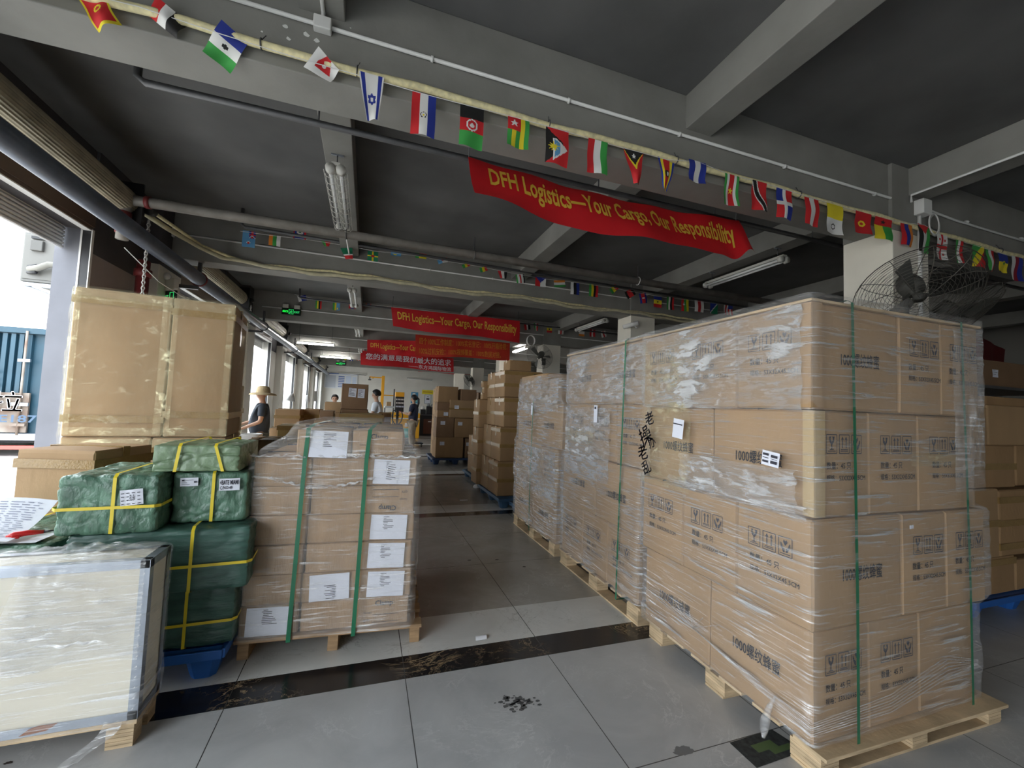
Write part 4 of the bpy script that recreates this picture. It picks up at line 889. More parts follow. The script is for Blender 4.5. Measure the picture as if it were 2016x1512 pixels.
# ------------------------------------------------------------------ fans
def big_fan(c, nrm, base, label, R=.40, group='large wire caged fans'):
    t = thing('wall_fan', c, 0, label, 'fan', group)
    n = Vector(nrm).normalized(); u = n.orthogonal().normalized(); w = n.cross(u)
    def P(r, a, h): return u*(r*math.cos(a))+w*(r*math.sin(a))+n*h
    for sg, dep, nm in ((1, .10, 'front_guard'), (-1, .09, 'rear_guard')):
        q = MB()
        prof = lambda r: sg*dep*math.sqrt(max(0, 1-(r/R)**2.4))
        for k in range(15):
            r = R*(.14+.86*k/14); q.tube([P(r, 6.2832*s/36, prof(r)) for s in range(36)], .0016 if k < 14 else .0035, WIRE, 4, closed=True)
        for k in range(10):
            a = 6.2832*k/10; q.tube([P(R*(.1+.9*j/8), a, prof(R*(.1+.9*j/8))) for j in range(9)], .0026, WIRE, 4)
        q.build(nm, t)
    q = MB(); q.lathe((0,0,0), [(0, -.20), (.07, -.19), (.085, -.12), (.075, -.05), (.03, -.03), (.03, .05), (.045, .06), (0, .075)], FANB, 18, n); q.build('motor', t)
    for k in range(3):
        q = MB(); a0 = 2.0944*k+.5
        q.grid(lambda a, b: P(.05+a*R*.70, a0+(b-.5)*(.40-.05*a), .02+(b-.5)*.07), 8, 6, FANB); q.build('blade', t)
    base = Vector(base)-Vector(c)
    q = MB(); q.tube([n*-.16, n*-.22+Vector((0,0,-.05)), base*.6+Vector((0,0,-.02)), base], .02, FANB, 10); q.box(base.x-.05, base.x+.05, base.y-.01, base.y+.03, base.z-.09, base.z+.09, FANB); q.build('wall_arm', t)
    return t
big_fan((3.98, 2.02, 2.43), (-.40, -.55, -.74), (4.5, 2.40, 2.30), 'large wire caged fan mounted on the nearest column')
big_fan((5.15, 2.30, 2.42), (.30, -.62, -.72), (4.95, 2.60, 2.28), 'second large caged fan, further right beside the nearest column')
big_fan((4.05, 9.75, 2.75), (-.6, -.6, -.5), (4.45, 10.4, 2.7), 'caged fan on the third column, its guard showing over the wrapped pallets', .34)
t = big_fan((4.15, 17.9, 2.55), (-.75, -.35, -.45), (4.45, 18.42, 2.5), 'far wall fan on the column next to the low red banner', .33)

# ------------------------------------------------------------------ wrapped honey loads
ORD = ('lowest', 'second', 'third', 'top')
CH = .455
def layer_A(x0, x1, y0, y1, z, k, who, grp, seed, near='nearest'):
    """two long cartons along the left side, three across the front"""
    wl = .345; d = (y1-y0)/2
    cs = x0+wl/2
    carton(cs, y0+d/2, z, wl-.006, d-.006, CH-.004, 0, '%s layer carton at the near left corner of %s' % (ORD[k], who), grp, seed=seed, prints=(('-x', 'name'), ('-y', 'icons')), tape=False)
    carton(cs, y0+d*1.5, z, wl-.006, d-.006, CH-.004, 0, '%s layer carton at the far left corner of %s' % (ORD[k], who), grp, seed=seed+1, prints=(('-x', 'name'),), tape=False)
    carton(x0+wl*1.5, y0+d/2, z, wl-.006, d-.006, CH-.004, 0, '%s layer carton in the middle of the front of %s' % (ORD[k], who), grp, seed=seed+2, prints=(('-y', 'icons'),), tape=False)
    w3 = x1-x0-2*wl
    carton(x0+wl*2+w3/2, y0+d/2, z, w3-.006, d-.006, CH-.004, 0, '%s layer carton at the right end of the front of %s' % (ORD[k], who), grp, seed=seed+3, prints=(('-y', 'icons'),) if k == 2 else (), tape=False)
def layer_B(x0, x1, y0, y1, z, k, who, grp, seed):
    """three cartons along the left side end-on, front: one long, two short"""
    wl = .57 if x1-x0 > .9 else .5; d = (y1-y0)/3; pos = ('near left corner', 'middle of the left side', 'far left corner')
    for j in range(3):
        carton(x0+wl/2, y0+d*(j+.5), z, wl-.006, d-.006, CH-.004, 0, '%s layer carton at the %s of %s' % (ORD[k], pos[j], who), grp, seed=seed+j, prints=(('-x', 'icons'),)+((('-y', 'name'),) if j == 0 else ()), tape=False)
    w2 = (x1-x0-wl)/2
    for j in range(2):
        carton(x0+wl+w2*(j+.5), y0+.265, z, w2-.006, .53, CH-.004, 0, '%s layer carton, %s across the front of %s' % (ORD[k], ('second', 'last')[j], who), grp, seed=seed+4+j, prints=(('-y', 'icons'),), tape=False)
# nearest load
G1 = 'cartons of the nearest wrapped pallet'; who = 'the nearest wrapped pallet'
lay1 = [(1.775, 2.90, 1.262, 2.35), (1.752, 2.965, 1.245, 2.36), (1.775, 2.865, 1.255, 2.34), (1.742, 2.935, 1.242, 2.36)]
wood_pallet('wooden_pallet', 1.775, 2.985, 1.21, 2.31, .10, math.radians(-1), 'pale wooden pallet under the nearest wrapped load', runner='x')
for k, (a, b, c_, d_) in enumerate(lay1):
    (layer_A if k % 2 == 0 else layer_B)(a, b, c_, d_, .101+k*CH, k, who, G1, 10+k*6)
b = MB(); b.box(1.735, 2.955, 1.235, 2.37, .101+4*CH, .101+4*CH+.012, WOOD, .002); tag(b.build('plywood_lid'), 'thin plywood sheet topping the nearest wrapped load', 'board')
def rows_from(lays, z0, ex=.017, zt=None, dip=.0):
    r = []
    for k, (a, b, c_, d_) in enumerate(lays):
        za = z0+k*CH; r.append((za+.02, a-ex, b+ex, c_-ex, d_+ex)); r.append((za+CH-.02, a-ex, b+ex, c_-ex, d_+ex))
    r[0] = (z0-.01,)+r[0][1:]; l = lays[-1]; r.append((zt or z0+len(lays)*CH+.014, l[0]-ex, l[1]+ex, l[2]-ex, l[3]+ex)); return r
for z0_, z1_, xa, ya, lb, mt_ in ((1.472, 1.915, 1.742, 1.242, 'upper', KRAFT), (1.018, 1.46, 1.775, 1.255, 'lower', mat('pale_corner_card', (.50,.36,.18), .6))):
    m = MB(); m.box(xa-.010, xa-.006, ya-.010, ya+.04, z0_, z1_, mt_); m.box(xa-.010, xa+.05, ya-.012, ya-.008, z0_, z1_, mt_)
    tag(m.build('corner_protector'), '%s cardboard corner strip under the film at the near corner of the nearest load' % lb, 'corner strip')
wr = wrap_shell('stretch_wrap', 0, 0, 0, rows_from(lay1, .12), 'clear stretch film wrapped round the nearest pallet load', FILM, 1, .010, .022)
# dense, bunched patches of film: separate sheets of the same wrap
def patch(parent, name, face, val, u0, u1, z0, z1, mt, seed, amp=.012, n=(34, 24), off=.012, lean=0):
    def fn(u, v):
        e = min(u, 1-u, v, 1-v)*6; e = min(1, e); z = z0+(z1-z0)*v; a = u0+(u1-u0)*u+lean*(v-.5)
        a += .02*noise.noise(Vector((v*6, seed, 0))) if u in (0, 1) else 0
        k = off*(.5+.5*e)+amp*e*abs(noise.noise(Vector((u*7+seed, v*9, seed))))*2
        return (val-k, a, z) if face == 'x' else (a, val-k, z)
    mb = MB(); mb.grid(fn, n[0], n[1], mt); return mb.build(name, parent)
patch(wr, 'bunched_film', 'x', 1.728, 1.27, 2.34, 1.46, 1.91, FILM_G, 3, .02)
patch(wr, 'bunched_film', 'x', 1.735, 1.30, 2.0, 1.02, 1.20, FILM_G, 4, .015)
patch(wr, 'bunched_film', 'x', 1.735, 1.92, 2.36, .98, 1.88, FILM_Y, 5, .03)
patch(wr, 'bunched_film', 'x', 1.74, 1.26, 2.1, 1.00, 1.06, FILM_H, 8, .03)
patch(wr, 'bunched_film', 'y', 1.235, 2.70, 2.95, 1.10, 1.90, FILM_H, 9, .02)
pa = at(1792, 905, 1, 1.23); pb = at(1885, 905, 1, 1.23); patch(wr, 'yellow_tape_patch', 'y', 1.232, pa.x, pb.x, pa.z-.03, pa.z+.03, FILM_Y, 21, .006)
b = MB(); p = Vector((1.72, 1.55, .28))
b.tube([Vector((1.745, 1.40, .22)), Vector((1.73, 1.42, .16)), Vector((1.72, 1.43, .10)), Vector((1.725, 1.44, .05)), Vector((1.71, 1.43, .03))], .012, FILM_H, 8, rfun=lambda i: (.004, .012, .02, .016, .006)[i]); b.build('film_tail', wr)
for yy, zz in ((0,0),):
    q = MB()
    for k in range(7):
        z1_ = .32+k*.013; q.tube([(1.745, 2.32-.1*k, .30+k*.01), (1.752, 1.9, .26), (1.742, 1.245, .16+k*.008), (2.2, 1.228, .18+k*.012), (2.6, 1.225, .26+k*.016), (2.86, 1.235, .27+k*.004)], .0022, FILM_H, 5)
    q.build('film_strands', wr)
# strapping
def loop_x(x, y0, y1, z0, z1, wd, mt, label, lean=0, name='strap'):
    mb = MB(); strap_loop(mb, [(x, y0, z0), (x+lean*.33, y0-.004, z0+(z1-z0)*.33), (x+lean*.2, y0+.002, z0+(z1-z0)*.6), (x+lean, y0, z1-.01), (x+lean, y0+.02, z1+.004), (x+lean, y1-.02, z1+.004), (x+lean, y1, z1-.01), (x, y1, z0)], (1,0,0), wd, mt); return tag(mb.build(name), label, 'strap', 'straps round the wrapped loads')
def loop_y(y, x0, x1, z0, z1, wd, mt, label, lean=0, name='strap'):
    mb = MB(); strap_loop(mb, [(x0, y, z0), (x0-.004, y+lean*.4, z0+(z1-z0)*.35), (x0, y+lean, z1-.01), (x0+.02, y+lean, z1+.004), (x1-.02, y+lean, z1+.004), (x1, y+lean, z1-.01), (x1, y, z0)], (0,1,0), wd, mt); return tag(mb.build(name), label, 'strap', 'straps round the wrapped loads')
loop_x(1.985, 1.222, 2.39, .06, 1.945, .018, GSTRAP, 'green strap down the front of the nearest wrapped load, by its near corner', lean=-.02)
loop_x(2.80, 1.228, 2.39, .06, 1.945, .018, GSTRAP, 'green strap down the front of the nearest wrapped load, by its right end', lean=-.03)
# stickers and handwriting on the nearest load
def sticker(parent, face, val, a, z, w, h, rot, lines, name='sticker'):
    ux = Vector((0,-1,0)) if face == 'x' else Vector((1,0,0)); nn = Vector((-1,0,0)) if face == 'x' else Vector((0,-1,0)); uz = Vector((0,0,1))
    c = Vector((val, a, z)) if face == 'x' else Vector((a, val, z)); A = ux*math.cos(rot)+uz*math.sin(rot); B = -ux*math.sin(rot)+uz*math.cos(rot)
    m = MB(); m.grid(lambda p, q: c+A*(p-.5)*w+B*(q-.5)*h+nn*.002*math.sin(p*6), 4, 4, PAPER); o = m.build(name, parent)
    t = MB()
    for (x0, x1, y0, y1) in lines: t.add([c+A*(x-.5)*w+B*(y-.5)*h+nn*.004 for x, y in ((x0,y0), (x1,y0), (x1,y1), (x0,y1))], [(0,1,2,3)], INK)
    if lines: t.build('printed_lines', o)
    return o
sticker(wr, 'x', 1.70, 1.98, 1.34, .085, .11, -.12, [(.05, .9, .70, .76)])
sticker(wr, 'x', 1.708, 1.40, 1.24, .085, .065, -.12, [(.08,.42,.68,.84), (.08,.42,.5,.55), (.08,.42,.2,.35), (.55,.92,.62,.80), (.55,.92,.2,.4), (.55,.92,.5,.53)])
sticker(wr, 'y', 1.226, 2.355, .955, .03, .016, 0, [])
q = MB()
def hw(y, z, s, body, rot=0): 
    vs, fs, w, h = text_data(body); q.add([(1.706, y-((x-.5)*math.cos(rot)-(v-.5)*math.sin(rot))*s, z+((x-.5)*math.sin(rot)+(v-.5)*math.cos(rot))*s) for x, v in vs], fs, INK)
hw(2.25, 1.39, .085, '老', .3); hw(2.29, 1.28, .12, '操', .5); hw(2.22, 1.24, .07, '办', .4); hw(2.31, 1.17, .10, '老', .3); hw(2.27, 1.08, .085, '乱', .5)
q.build('handwriting', wr)

# second wrapped load
G2 = 'cartons of the second wrapped pallet'; who = 'the second wrapped pallet'
wood_pallet('wooden_pallet', 1.785, 2.885, 2.43, 3.63, .12, 0, 'pale wooden pallet under the second wrapped load', runner='y')
lay2 = [(1.80, 2.88, 2.46, 3.63), (1.795, 2.87, 2.44, 3.64), (1.83, 2.87, 2.40, 3.62), (1.82, 2.86, 2.38, 3.64)]
for k, (a, b, c_, d_) in enumerate(lay2):
    (layer_B if k % 2 == 0 else layer_A)(a, b, c_, d_, .121+k*CH, k, who, G2, 50+k*6)
b = MB(); b.box(1.80, 2.88, 2.40, 3.65, .121+4*CH, .121+4*CH+.012, WOOD, .002); tag(b.build('plywood_lid'), 'thin plywood sheet topping the second wrapped load', 'board')
wr2 = wrap_shell('stretch_wrap', 0, 0, 0, rows_from(lay2, .135), 'shiny stretch film wrapped round the second pallet load', FILM_H, 2, .012, .024)
patch(wr2, 'bunched_film', 'x', 1.80, 2.42, 3.62, 1.50, 1.92, FILM_G, 13, .02); patch(wr2, 'bunched_film', 'x', 1.80, 2.85, 3.62, .85, 1.45, FILM_G, 14, .012); patch(wr2, 'bunched_film', 'x', 1.80, 3.1, 3.6, 1.14, 1.26, FILM_Y, 15, .02)
loop_y(2.68, 1.775, 2.90, .07, 1.96, .018, GSTRAP, 'green strap down the aisle side of the second wrapped load', lean=-.05)
sticker(wr2, 'x', 1.772, 3.03, 1.40, .055, .14, 0, [(.3,.7,.78,.92)])
# third wrapped load
G3 = 'cartons of the third wrapped pallet'; who = 'the third wrapped pallet'
wood_pallet('wooden_pallet', 1.79, 2.89, 3.77, 4.97, .12, 0, 'pale wooden pallet under the third wrapped load', runner='y')
lay3 = [(1.80, 2.88, 3.77, 4.98), (1.795, 2.87, 3.76, 5.0), (1.82, 2.87, 3.74, 5.0)]
for k, (a, b, c_, d_) in enumerate(lay3):
    (layer_A if k % 2 == 0 else layer_B)(a, b, c_, d_, .121+k*CH, k, who, G3, 90+k*6)
carton(2.1, 4.55, .121+3*CH, .55, .8, .33, 0, 'top carton lying across the far half of the third wrapped pallet', G3, seed=3, tape=False)
carton(2.15, 3.99, .121+3*CH, .6, .30, .26, 0, 'low top carton on the near end of the third wrapped pallet', G3, seed=4, tape=False)
r3 = rows_from(lay3, .135); r3[-1] = (1.50, 1.81, 2.87, 3.74, 5.0); r3 += [(1.56, 1.80, 2.6, 3.80, 5.0), (1.79, 1.81, 2.5, 3.82, 4.98)]
wr3 = wrap_shell('stretch_wrap', 0, 0, 0, r3, 'shiny stretch film wrapped round the third pallet load', FILM_H, 4, .012, .026)
patch(wr3, 'bunched_film', 'x', 1.80, 3.8, 4.95, 1.40, 1.74, FILM_G, 17, .02); patch(wr3, 'bunched_film', 'x', 1.79, 3.8, 4.9, .5, 1.0, FILM_G, 18, .012)
loop_y(4.42, 1.778, 2.90, .07, 1.52, .018, GSTRAP, 'green strap on the aisle side of the third wrapped load, further one')
sticker(wr3, 'x', 1.778, 4.45, 1.42, .055, .14, 0, [(.3,.7,.8,.9)])

# ------------------------------------------------------------------ clamp load
AO = Vector((-.605, 2.655, 0)); AR = math.radians(-3.8); ca, sa = math.cos(AR), math.sin(AR)
def cl(x, y): return AO.x+x*ca-y*sa, AO.y+x*sa+y*ca
cx, cy = cl(.495, .5)
t = thing('wooden_pallet', (cx, cy, 0), AR, 'worn brown wooden pallet under the strapped load of clamp cartons', 'pallet', 'wooden pallets under the loads')
for i in (-1, 0, 1):
    MB().box(i*.455-.028, i*.455+.028, -.47, .47, 0, .105, WOODD, .003).build('stringer', t)
for k in range(6):
    yy = -.47+.188*k; MB().box(-.49, .49, yy-.045, yy+.045, .105, .125, WOODD, .002).build('deck_board', t)
G4 = 'cartons of the strapped clamp load'; cw, cd, chh = .293, .47, .1615; cols = ('left', 'middle', 'right')
def clampprint(o, w, d, h, flip=False):
    fn0 = face_fn(w, d, h, '-y', .0085); fn = (lambda u, v: fn0(-u, 1-v)) if flip else fn0; q = MB()
    put_text(q, 'Clamp', fn, -.30, .38, .66, .90, INK, .02); put_text(q, 'Gauge', fn, -.72, -.42, .44, .54, INK); put_text(q, 'QTY', fn, -.72, -.48, .16, .26, INK, .02)
    for v in (.40, .14): q.add([fn(-.38, v-.008), fn(.62, v-.008), fn(.62, v+.008), fn(-.38, v+.008)], [(0,1,2,3)], INK)
    q.build('printed_marking', o)
lev = ('lowest', 'second', 'third', 'fourth', 'fifth', 'sixth')
for k in range(6):
    for i in range(3):
        for j in range(2):
            jx = .004*math.sin(k*3.1+i*2); lx = .015+i*.300+cw/2+jx+(.02*(k/5) if i < 2 else .0); ly = j*cd+cd/2+.006*math.sin(k*2+i)+.01
            x, y = cl(lx, ly)
            lb = '%s carton from the pallet in the %s column of the clamp load, %s row' % (lev[k], cols[i], ('front', 'back')[j])
            o = carton(x, y, .126+k*chh, cw, cd-.01, chh-.002, AR, lb, G4, KRAFTB, seed=(k+i) % 4, tape=False, bulge=.009)
            if j == 0:
                if i == 2 and k in (5, 3, 2, 1):
                    sheet(o, cw, cd, chh, '-y', .02, .5, .205, .142, rot=-.03, name='address_sheet', off=.010)
                    if k == 5: sheet(o, cw, cd, chh, '-y', .05, .42, .075, .105, rot=-.15, lines=7, style='dense', name='shipping_label', off=.014)
                if (i, k) == (1, 1): sheet(o, cw, cd, chh, '-y', 0, .5, .21, .145, rot=math.pi+.03, name='address_sheet', off=.010)
                if (i, k) == (0, 0): sheet(o, cw, cd, chh, '-y', .02, .5, .225, .15, rot=-.02, name='address_sheet', off=.010)
                if (i, k) == (2, 0): clampprint(o, cw, cd, chh)
                if (i, k) == (2, 4): clampprint(o, cw, cd, chh, True)
for j in range(2):
    for i in range(2):
        x, y = cl(.235+cw/2+i*.303, j*cd+cd/2-.02)
        o = carton(x, y, .126+6*chh, cw-.01, cd-.02, .158, AR+(.03 if i == 0 else -.01), 'topmost %s carton on the clamp load, %s' % (('left', 'right')[i], ('in front', 'behind')[j]), G4, KRAFTB, seed=5+i, tape=False, bulge=.012)
        if j == 0 and i == 0: sheet(o, cw, cd, .158, '-y', .18, .5, .20, .15, rot=-.03, name='address_sheet')
        if j == 0 and i == 1: clampprint(o, cw-.01, cd-.02, .158)
rows = [(.115, .0, .935, -.014, .97), (.5, .005, .935, -.014, .97), (1.06, .015, .935, -.014, .97), (1.100, .03, .932, -.010, .96), (1.12, .06, .925, -.022, .95), (1.25, .22, .865, -.047, .94), (1.297, .25, .84, -.035, .92)]
cwp = wrap_shell('stretch_wrap', AO.x, AO.y, AR, rows, 'clear film draped over the clamp carton load, sloping down from its top', FILM_C, 7, .010, .02, top=.35)
def bunch(parent, pts, r, mt, name='bunched_film'):
    m = MB(); m.tube(pts, r, mt, 8, rfun=lambda i: r*(.5+abs(noise.noise(Vector((i*1.3, 0, 0))))*2)); return m.build(name, parent)
bunch(cwp, [(.02+.91*k/60, -.022+.006*math.sin(k), 1.105+.006*math.sin(k*1.7)) for k in range(61)], .008, FILM_H)
bunch(cwp, [(.12+.55*k/40, -.024, .985-.05*math.sin(k/40*3.1)+.006*math.sin(k*1.7)) for k in range(41)], .008, FILM_H)
def strap_line(x0, x1, label):
    m = MB(); pts = [(x0, -.03, .10), (x0+(x1-x0)*.5, -.034, .6), (x0+(x1-x0)*.9, -.034, 1.09), (x1+.01, -.055, 1.262), (x1+.03, .0, 1.287), (x1+.04, .5, 1.287), (x1+.03, .95, 1.25), (x1, .985, 1.1), (x0, .985, .1)]
    strap_loop(m, pts, (1,0,0), .022, GSTRAP); o = m.build('strap'); o.location = AO; o.rotation_euler = (0, 0, AR); tag(o, label, 'strap', 'straps round the wrapped loads')
strap_line(.272, .300, 'left green strap over the clamp carton load'); strap_line(.605, .625, 'right green strap over the clamp carton load')

# ------------------------------------------------------------------ green woven bales
def bale(x, y, z, w, d, h, rz, label, mt=GREENW, straps_x=(0,), strap_z=None, seed=0, rot_top=0):
    n = 34; mb = MB(); S = Vector((w/2, d/2, h/2)); rc = min(w, d, h)*.085
    off = Vector((seed*3.7, seed*1.3, 5.0))
    for ax in range(3):
        for sg in (-1, 1):
            vs = []
            for i in range(n+1):
                for j in range(n+1):
                    a, b_ = -1+2*i/n, -1+2*j/n; c = [0, 0, 0]; c[ax] = sg; o1, o2 = [(1,2), (2,0), (0,1)][ax]; c[o1], c[o2] = a, b_
                    p = Vector((c[0]*S.x, c[1]*S.y, c[2]*S.z)); q = Vector([max(-S[k]+rc, min(S[k]-rc, p[k])) for k in range(3)]); dlt = p-q
                    nn = dlt.normalized() if dlt.length > 1e-6 else Vector([sg if k == ax else 0 for k in range(3)])
                    p = q+nn*rc
                    w_ = min(abs(noise.noise(Vector((p.x*9, p.y*9, p.z*13))+off)), abs(noise.noise(Vector((p.x*5+p.z*6, p.y*5, p.z*7-p.x*4))-off))); w2 = noise.noise(Vector((p.x*3, p.y*3, p.z*3))+off)
                    cr_ = max(0, .09-w_)/.09
                    p += nn*(w2*.008-cr_*.008+.0035*noise.noise(Vector((p.x*22, p.y*22, p.z*22))+off))
                    if p.z < -S.z+.004: p.z = -S.z+.004
                    p.z += S.z; vs.append(p)
            m_ = n+1; fs = [(i*m_+j, (i+1)*m_+j, (i+1)*m_+j+1, i*m_+j+1) if sg > 0 else (i*m_+j, i*m_+j+1, (i+1)*m_+j+1, (i+1)*m_+j) for i in range(n) for j in range(n)]
            mb.add(vs, fs, mt, True)
    o = mb.build('wrapped_bale'); o.location = (x, y, z); o.rotation_euler = (0, 0, rz); tag(o, label, 'bale', 'green wrapped bales')
    e = .012; c_ = rc*.35
    for sx in straps_x:
        sx0, sx1 = (sx, sx) if not isinstance(sx, tuple) else sx
        m = MB(); strap_loop(m, [(sx1*w/2, -d/2-e, c_), (sx0*w/2, -d/2-e, h-c_), (sx0*w/2, -d/2+c_, h+e*.8), (sx0*w/2, d/2-c_, h+e*.8), (sx0*w/2, d/2+e, h-c_), (sx1*w/2, d/2+e, c_), (sx1*w/2, d/2-c_, .002), (sx1*w/2, -d/2+c_, .002)], (1,0,0), .014, YSTRAP); m.build('strap', o)
    if strap_z is not None:
        zz = h*strap_z; m = MB(); strap_loop(m, [(-w/2+c_, -d/2-e-.002, zz), (w/2-c_, -d/2-e-.002, zz+.004), (w/2+e, -d/2+c_, zz+.004), (w/2+e, d/2-c_, zz+.004), (w/2-c_, d/2+e, zz), (-w/2+c_, d/2+e, zz), (-w/2-e, d/2-c_, zz), (-w/2-e, -d/2+c_, zz)], (0,0,1), .014, YSTRAP); m.build('strap', o)
    return o
t = plastic_pallet(-1.72, -.62, 2.53, 3.43, 'bright blue plastic pallet under the green bales', 0, BLUEP, .15)
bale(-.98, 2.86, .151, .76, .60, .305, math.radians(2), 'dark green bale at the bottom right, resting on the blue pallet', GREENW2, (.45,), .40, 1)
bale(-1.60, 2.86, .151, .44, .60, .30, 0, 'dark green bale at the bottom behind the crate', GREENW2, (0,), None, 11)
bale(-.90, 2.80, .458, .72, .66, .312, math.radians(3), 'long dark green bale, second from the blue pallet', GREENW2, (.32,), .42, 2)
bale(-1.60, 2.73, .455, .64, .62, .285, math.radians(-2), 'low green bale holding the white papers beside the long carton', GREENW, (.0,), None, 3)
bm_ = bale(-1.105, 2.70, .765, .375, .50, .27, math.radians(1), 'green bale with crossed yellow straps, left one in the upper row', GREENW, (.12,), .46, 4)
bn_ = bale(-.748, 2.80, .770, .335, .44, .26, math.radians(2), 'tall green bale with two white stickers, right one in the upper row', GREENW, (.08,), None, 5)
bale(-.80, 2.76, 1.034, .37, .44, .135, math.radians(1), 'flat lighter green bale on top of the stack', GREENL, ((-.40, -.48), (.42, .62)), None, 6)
def bale_sheet(o, d, x, z, w, h, rot, fill):
    m = MB(); c = Vector((x, -d/2-.017, z)); A = Vector((math.cos(rot), 0, math.sin(rot))); B = Vector((-math.sin(rot), 0, math.cos(rot)))
    m.grid(lambda p, q: c+A*(p-.5)*w+B*(q-.5)*h+Vector((0, .002*math.sin(p*8), 0)), 6, 5, PAPER); s = m.build('sticker', o)
    q = MB(); fn = lambda u, v: c+A*(u-.5)*w+B*(v-.5)*h+Vector((0, -.004, 0)); fill(q, fn); q.build('printed_text', s)
def f1(q, fn):
    put_text(q, '4BATE MIAMI', fn, .05, .95, .50, .88, INK, .03); put_text(q, 'C/NO:49', fn, .06, .66, .10, .38, INK, .02)
bale_sheet(bn_, .44, .085, .195, .092, .062, .02, f1)
def f2(q, fn):
    for a, b_, c1, d1 in ((.1,.25,.62,.8), (.3,.75,.72,.76), (.1,.4,.4,.45), (.1,.55,.22,.26), (.78,.92,.4,.6)): q.add([fn(a, c1), fn(b_, c1), fn(b_, d1), fn(a, d1)], [(0,1,2,3)], INK)
bale_sheet(bn_, .44, -.09, .212, .075, .042, .02, f2)
def f3(q, fn):
    rnd = random.Random(3)
    put_text(q, '孔永', fn, .42, .66, .30, .70, INK, .03)
    for i in range(16):
        a = .05+(i % 4)*.24; b_ = .08+(i//4)*.23
        if .35 < a < .7 and .25 < b_ < .7: continue
        q.add([fn(a, b_), fn(a+.06+rnd.random()*.1, b_), fn(a+.14, b_+.05), fn(a, b_+.05)], [(0,1,2,3)], INK)
bale_sheet(bm_, .50, .092, .172, .085, .072, .10, f3)
# papers, red clip
m = MB(); m.grid(lambda u, v: (-1.86+u*.44, 2.47+v*.30-.05*u, .758+.11*v*v+.02*math.sin(u*3)+.004), 14, 12, PAPER); o = m.build('paper_sheet'); tag(o, 'curled white sheet of printed lists lying on the low green bale', 'paper')
q = MB()
for k in range(20):
    v = .06+k*.045; rnd = random.Random(k); u = .05
    while u < .9:
        l = .03+rnd.random()*.09; P = lambda a, b_: (-1.86+a*.44, 2.47+b_*.30-.05*a, .758+.11*b_*b_+.02*math.sin(a*3)+.0065)
        q.add([P(u, v), P(u+l, v), P(u+l, v+.012), P(u, v+.012)], [(0,1,2,3)], mat('grey_print', (.25,.27,.36), .7)); u += l+.03
q.build('printed_lines', o)
m = MB(); m.grid(lambda u, v: (-1.60+u*.26, 2.445+v*.15, .752+.002*math.sin(u*5)), 8, 6, PAPER); tag(m.build('paper_sheet'), 'flat white paper lying under the red clip', 'paper')
t = thing('hand_clip', (-1.40, 2.50, .762), math.radians(22), 'small red plastic clip with a dark tip on the white paper', 'tool')
m = MB(); m.tube([(-.06, 0, .006), (-.04, .0, .014), (.0, .004, .016), (.05, 0, .014)], .012, REDP, 10, rfun=lambda i: (.009, .014, .012, .008)[i]); m.box(-.045, -.02, -.02, -.008, 0, .012, REDP, .003); m.build('handle', t)
m = MB(); m.tube([(.05, 0, .014), (.09, 0, .016)], .006, BLACK, 8, rfun=lambda i: (.007, .001)[i]); m.build('tip', t)
m = MB(); m.box(-.07, -.045, -.012, .008, 0, .006, FL['yellow'], .002); m.build('yellow_end', t)

# ------------------------------------------------------------------ crate
t = thing('wooden_crate', (-1.40, 2.155, 0), 0, 'flat pale panel crate with steel edges, wrapped in film, at the lower left', 'crate')
CW, CD, CZ0, CZ1 = .59, .19, .095, .735          # half width; depth; bottom; top
MB().box(-CW+.003, CW-.003, .003, CD-.003, CZ0+.01, CZ1-.003, PLY).build('panel', t)
m = MB(); e = .034
def angle_strip(m, a, b_, n1, n2):
    """steel angle along the edge a-b with legs n1, n2"""
    a, b_, n1, n2 = Vector(a), Vector(b_), Vector(n1), Vector(n2); o1 = -(n1+n2)*.0018
    for leg, oth in ((n1, n2), (n2, n1)):
        m.add([a+o1, b_+o1, b_+o1+leg*e, a+o1+leg*e], [(0,1,2,3)], STEEL)
for k, (a, b_, n1, n2) in enumerate((((CW, 0, CZ0), (CW, 0, CZ1), (-1,0,0), (0,1,0)), ((CW, CD, CZ0), (CW, CD, CZ1), (-1,0,0), (0,-1,0)), ((-CW, 0, CZ1), (CW, 0, CZ1), (0,0,-1), (0,1,0)), ((-CW, CD, CZ1), (CW, CD, CZ1), (0,0,-1), (0,-1,0)),
     ((CW, 0, CZ1), (CW, CD, CZ1), (-1,0,0), (0,0,-1)), ((-CW, 0, CZ0+.012), (CW, 0, CZ0+.012), (0,0,1), (0,1,0)), ((CW, 0, CZ0+.012), (CW, CD, CZ0+.012), (0,0,1), (-1,0,0)), ((-CW, 0, CZ0), (-CW, 0, CZ1), (1,0,0), (0,1,0)))):
    m = MB(); angle_strip(m, a, b_, n1, n2)
    if k == 0:
        for j in range(15):
            z = CZ0+.05+j*.041; m.add([(CW-.022, -.0035, z), (CW-.014, -.0035, z+.002), (CW-.014, -.0035, z+.009)], [(0,1,2)], PVC)
    m.build('steel_edge', t)
MB().box(-CW-.002, CW+.002, -.004, CD+.004, CZ0-.008, CZ0+.01, WOOD, .001).build('base_board', t)
for x in (-.5, .538):
    for yy in (.0, .12):
        m = MB()
        for k in range(6): m.box(x-.045, x+.045, yy, yy+.07, .001+k*.0143, .0137+k*.0143, WOOD)
        m.build('block', t)
q = MB(); q.add([(CW-.30+dx, -.006, CZ0+.028+dz) for dx, dz in ((-.06,-.01), (-.03,.012), (.0,.02), (.03,.017), (.055,.02), (.04,.008), (.02,-.004), (-.02,-.008))], [tuple(range(8))], mat('torn_brown_tape', (.30,.13,.07), .7)); q.build('torn_tape', t)
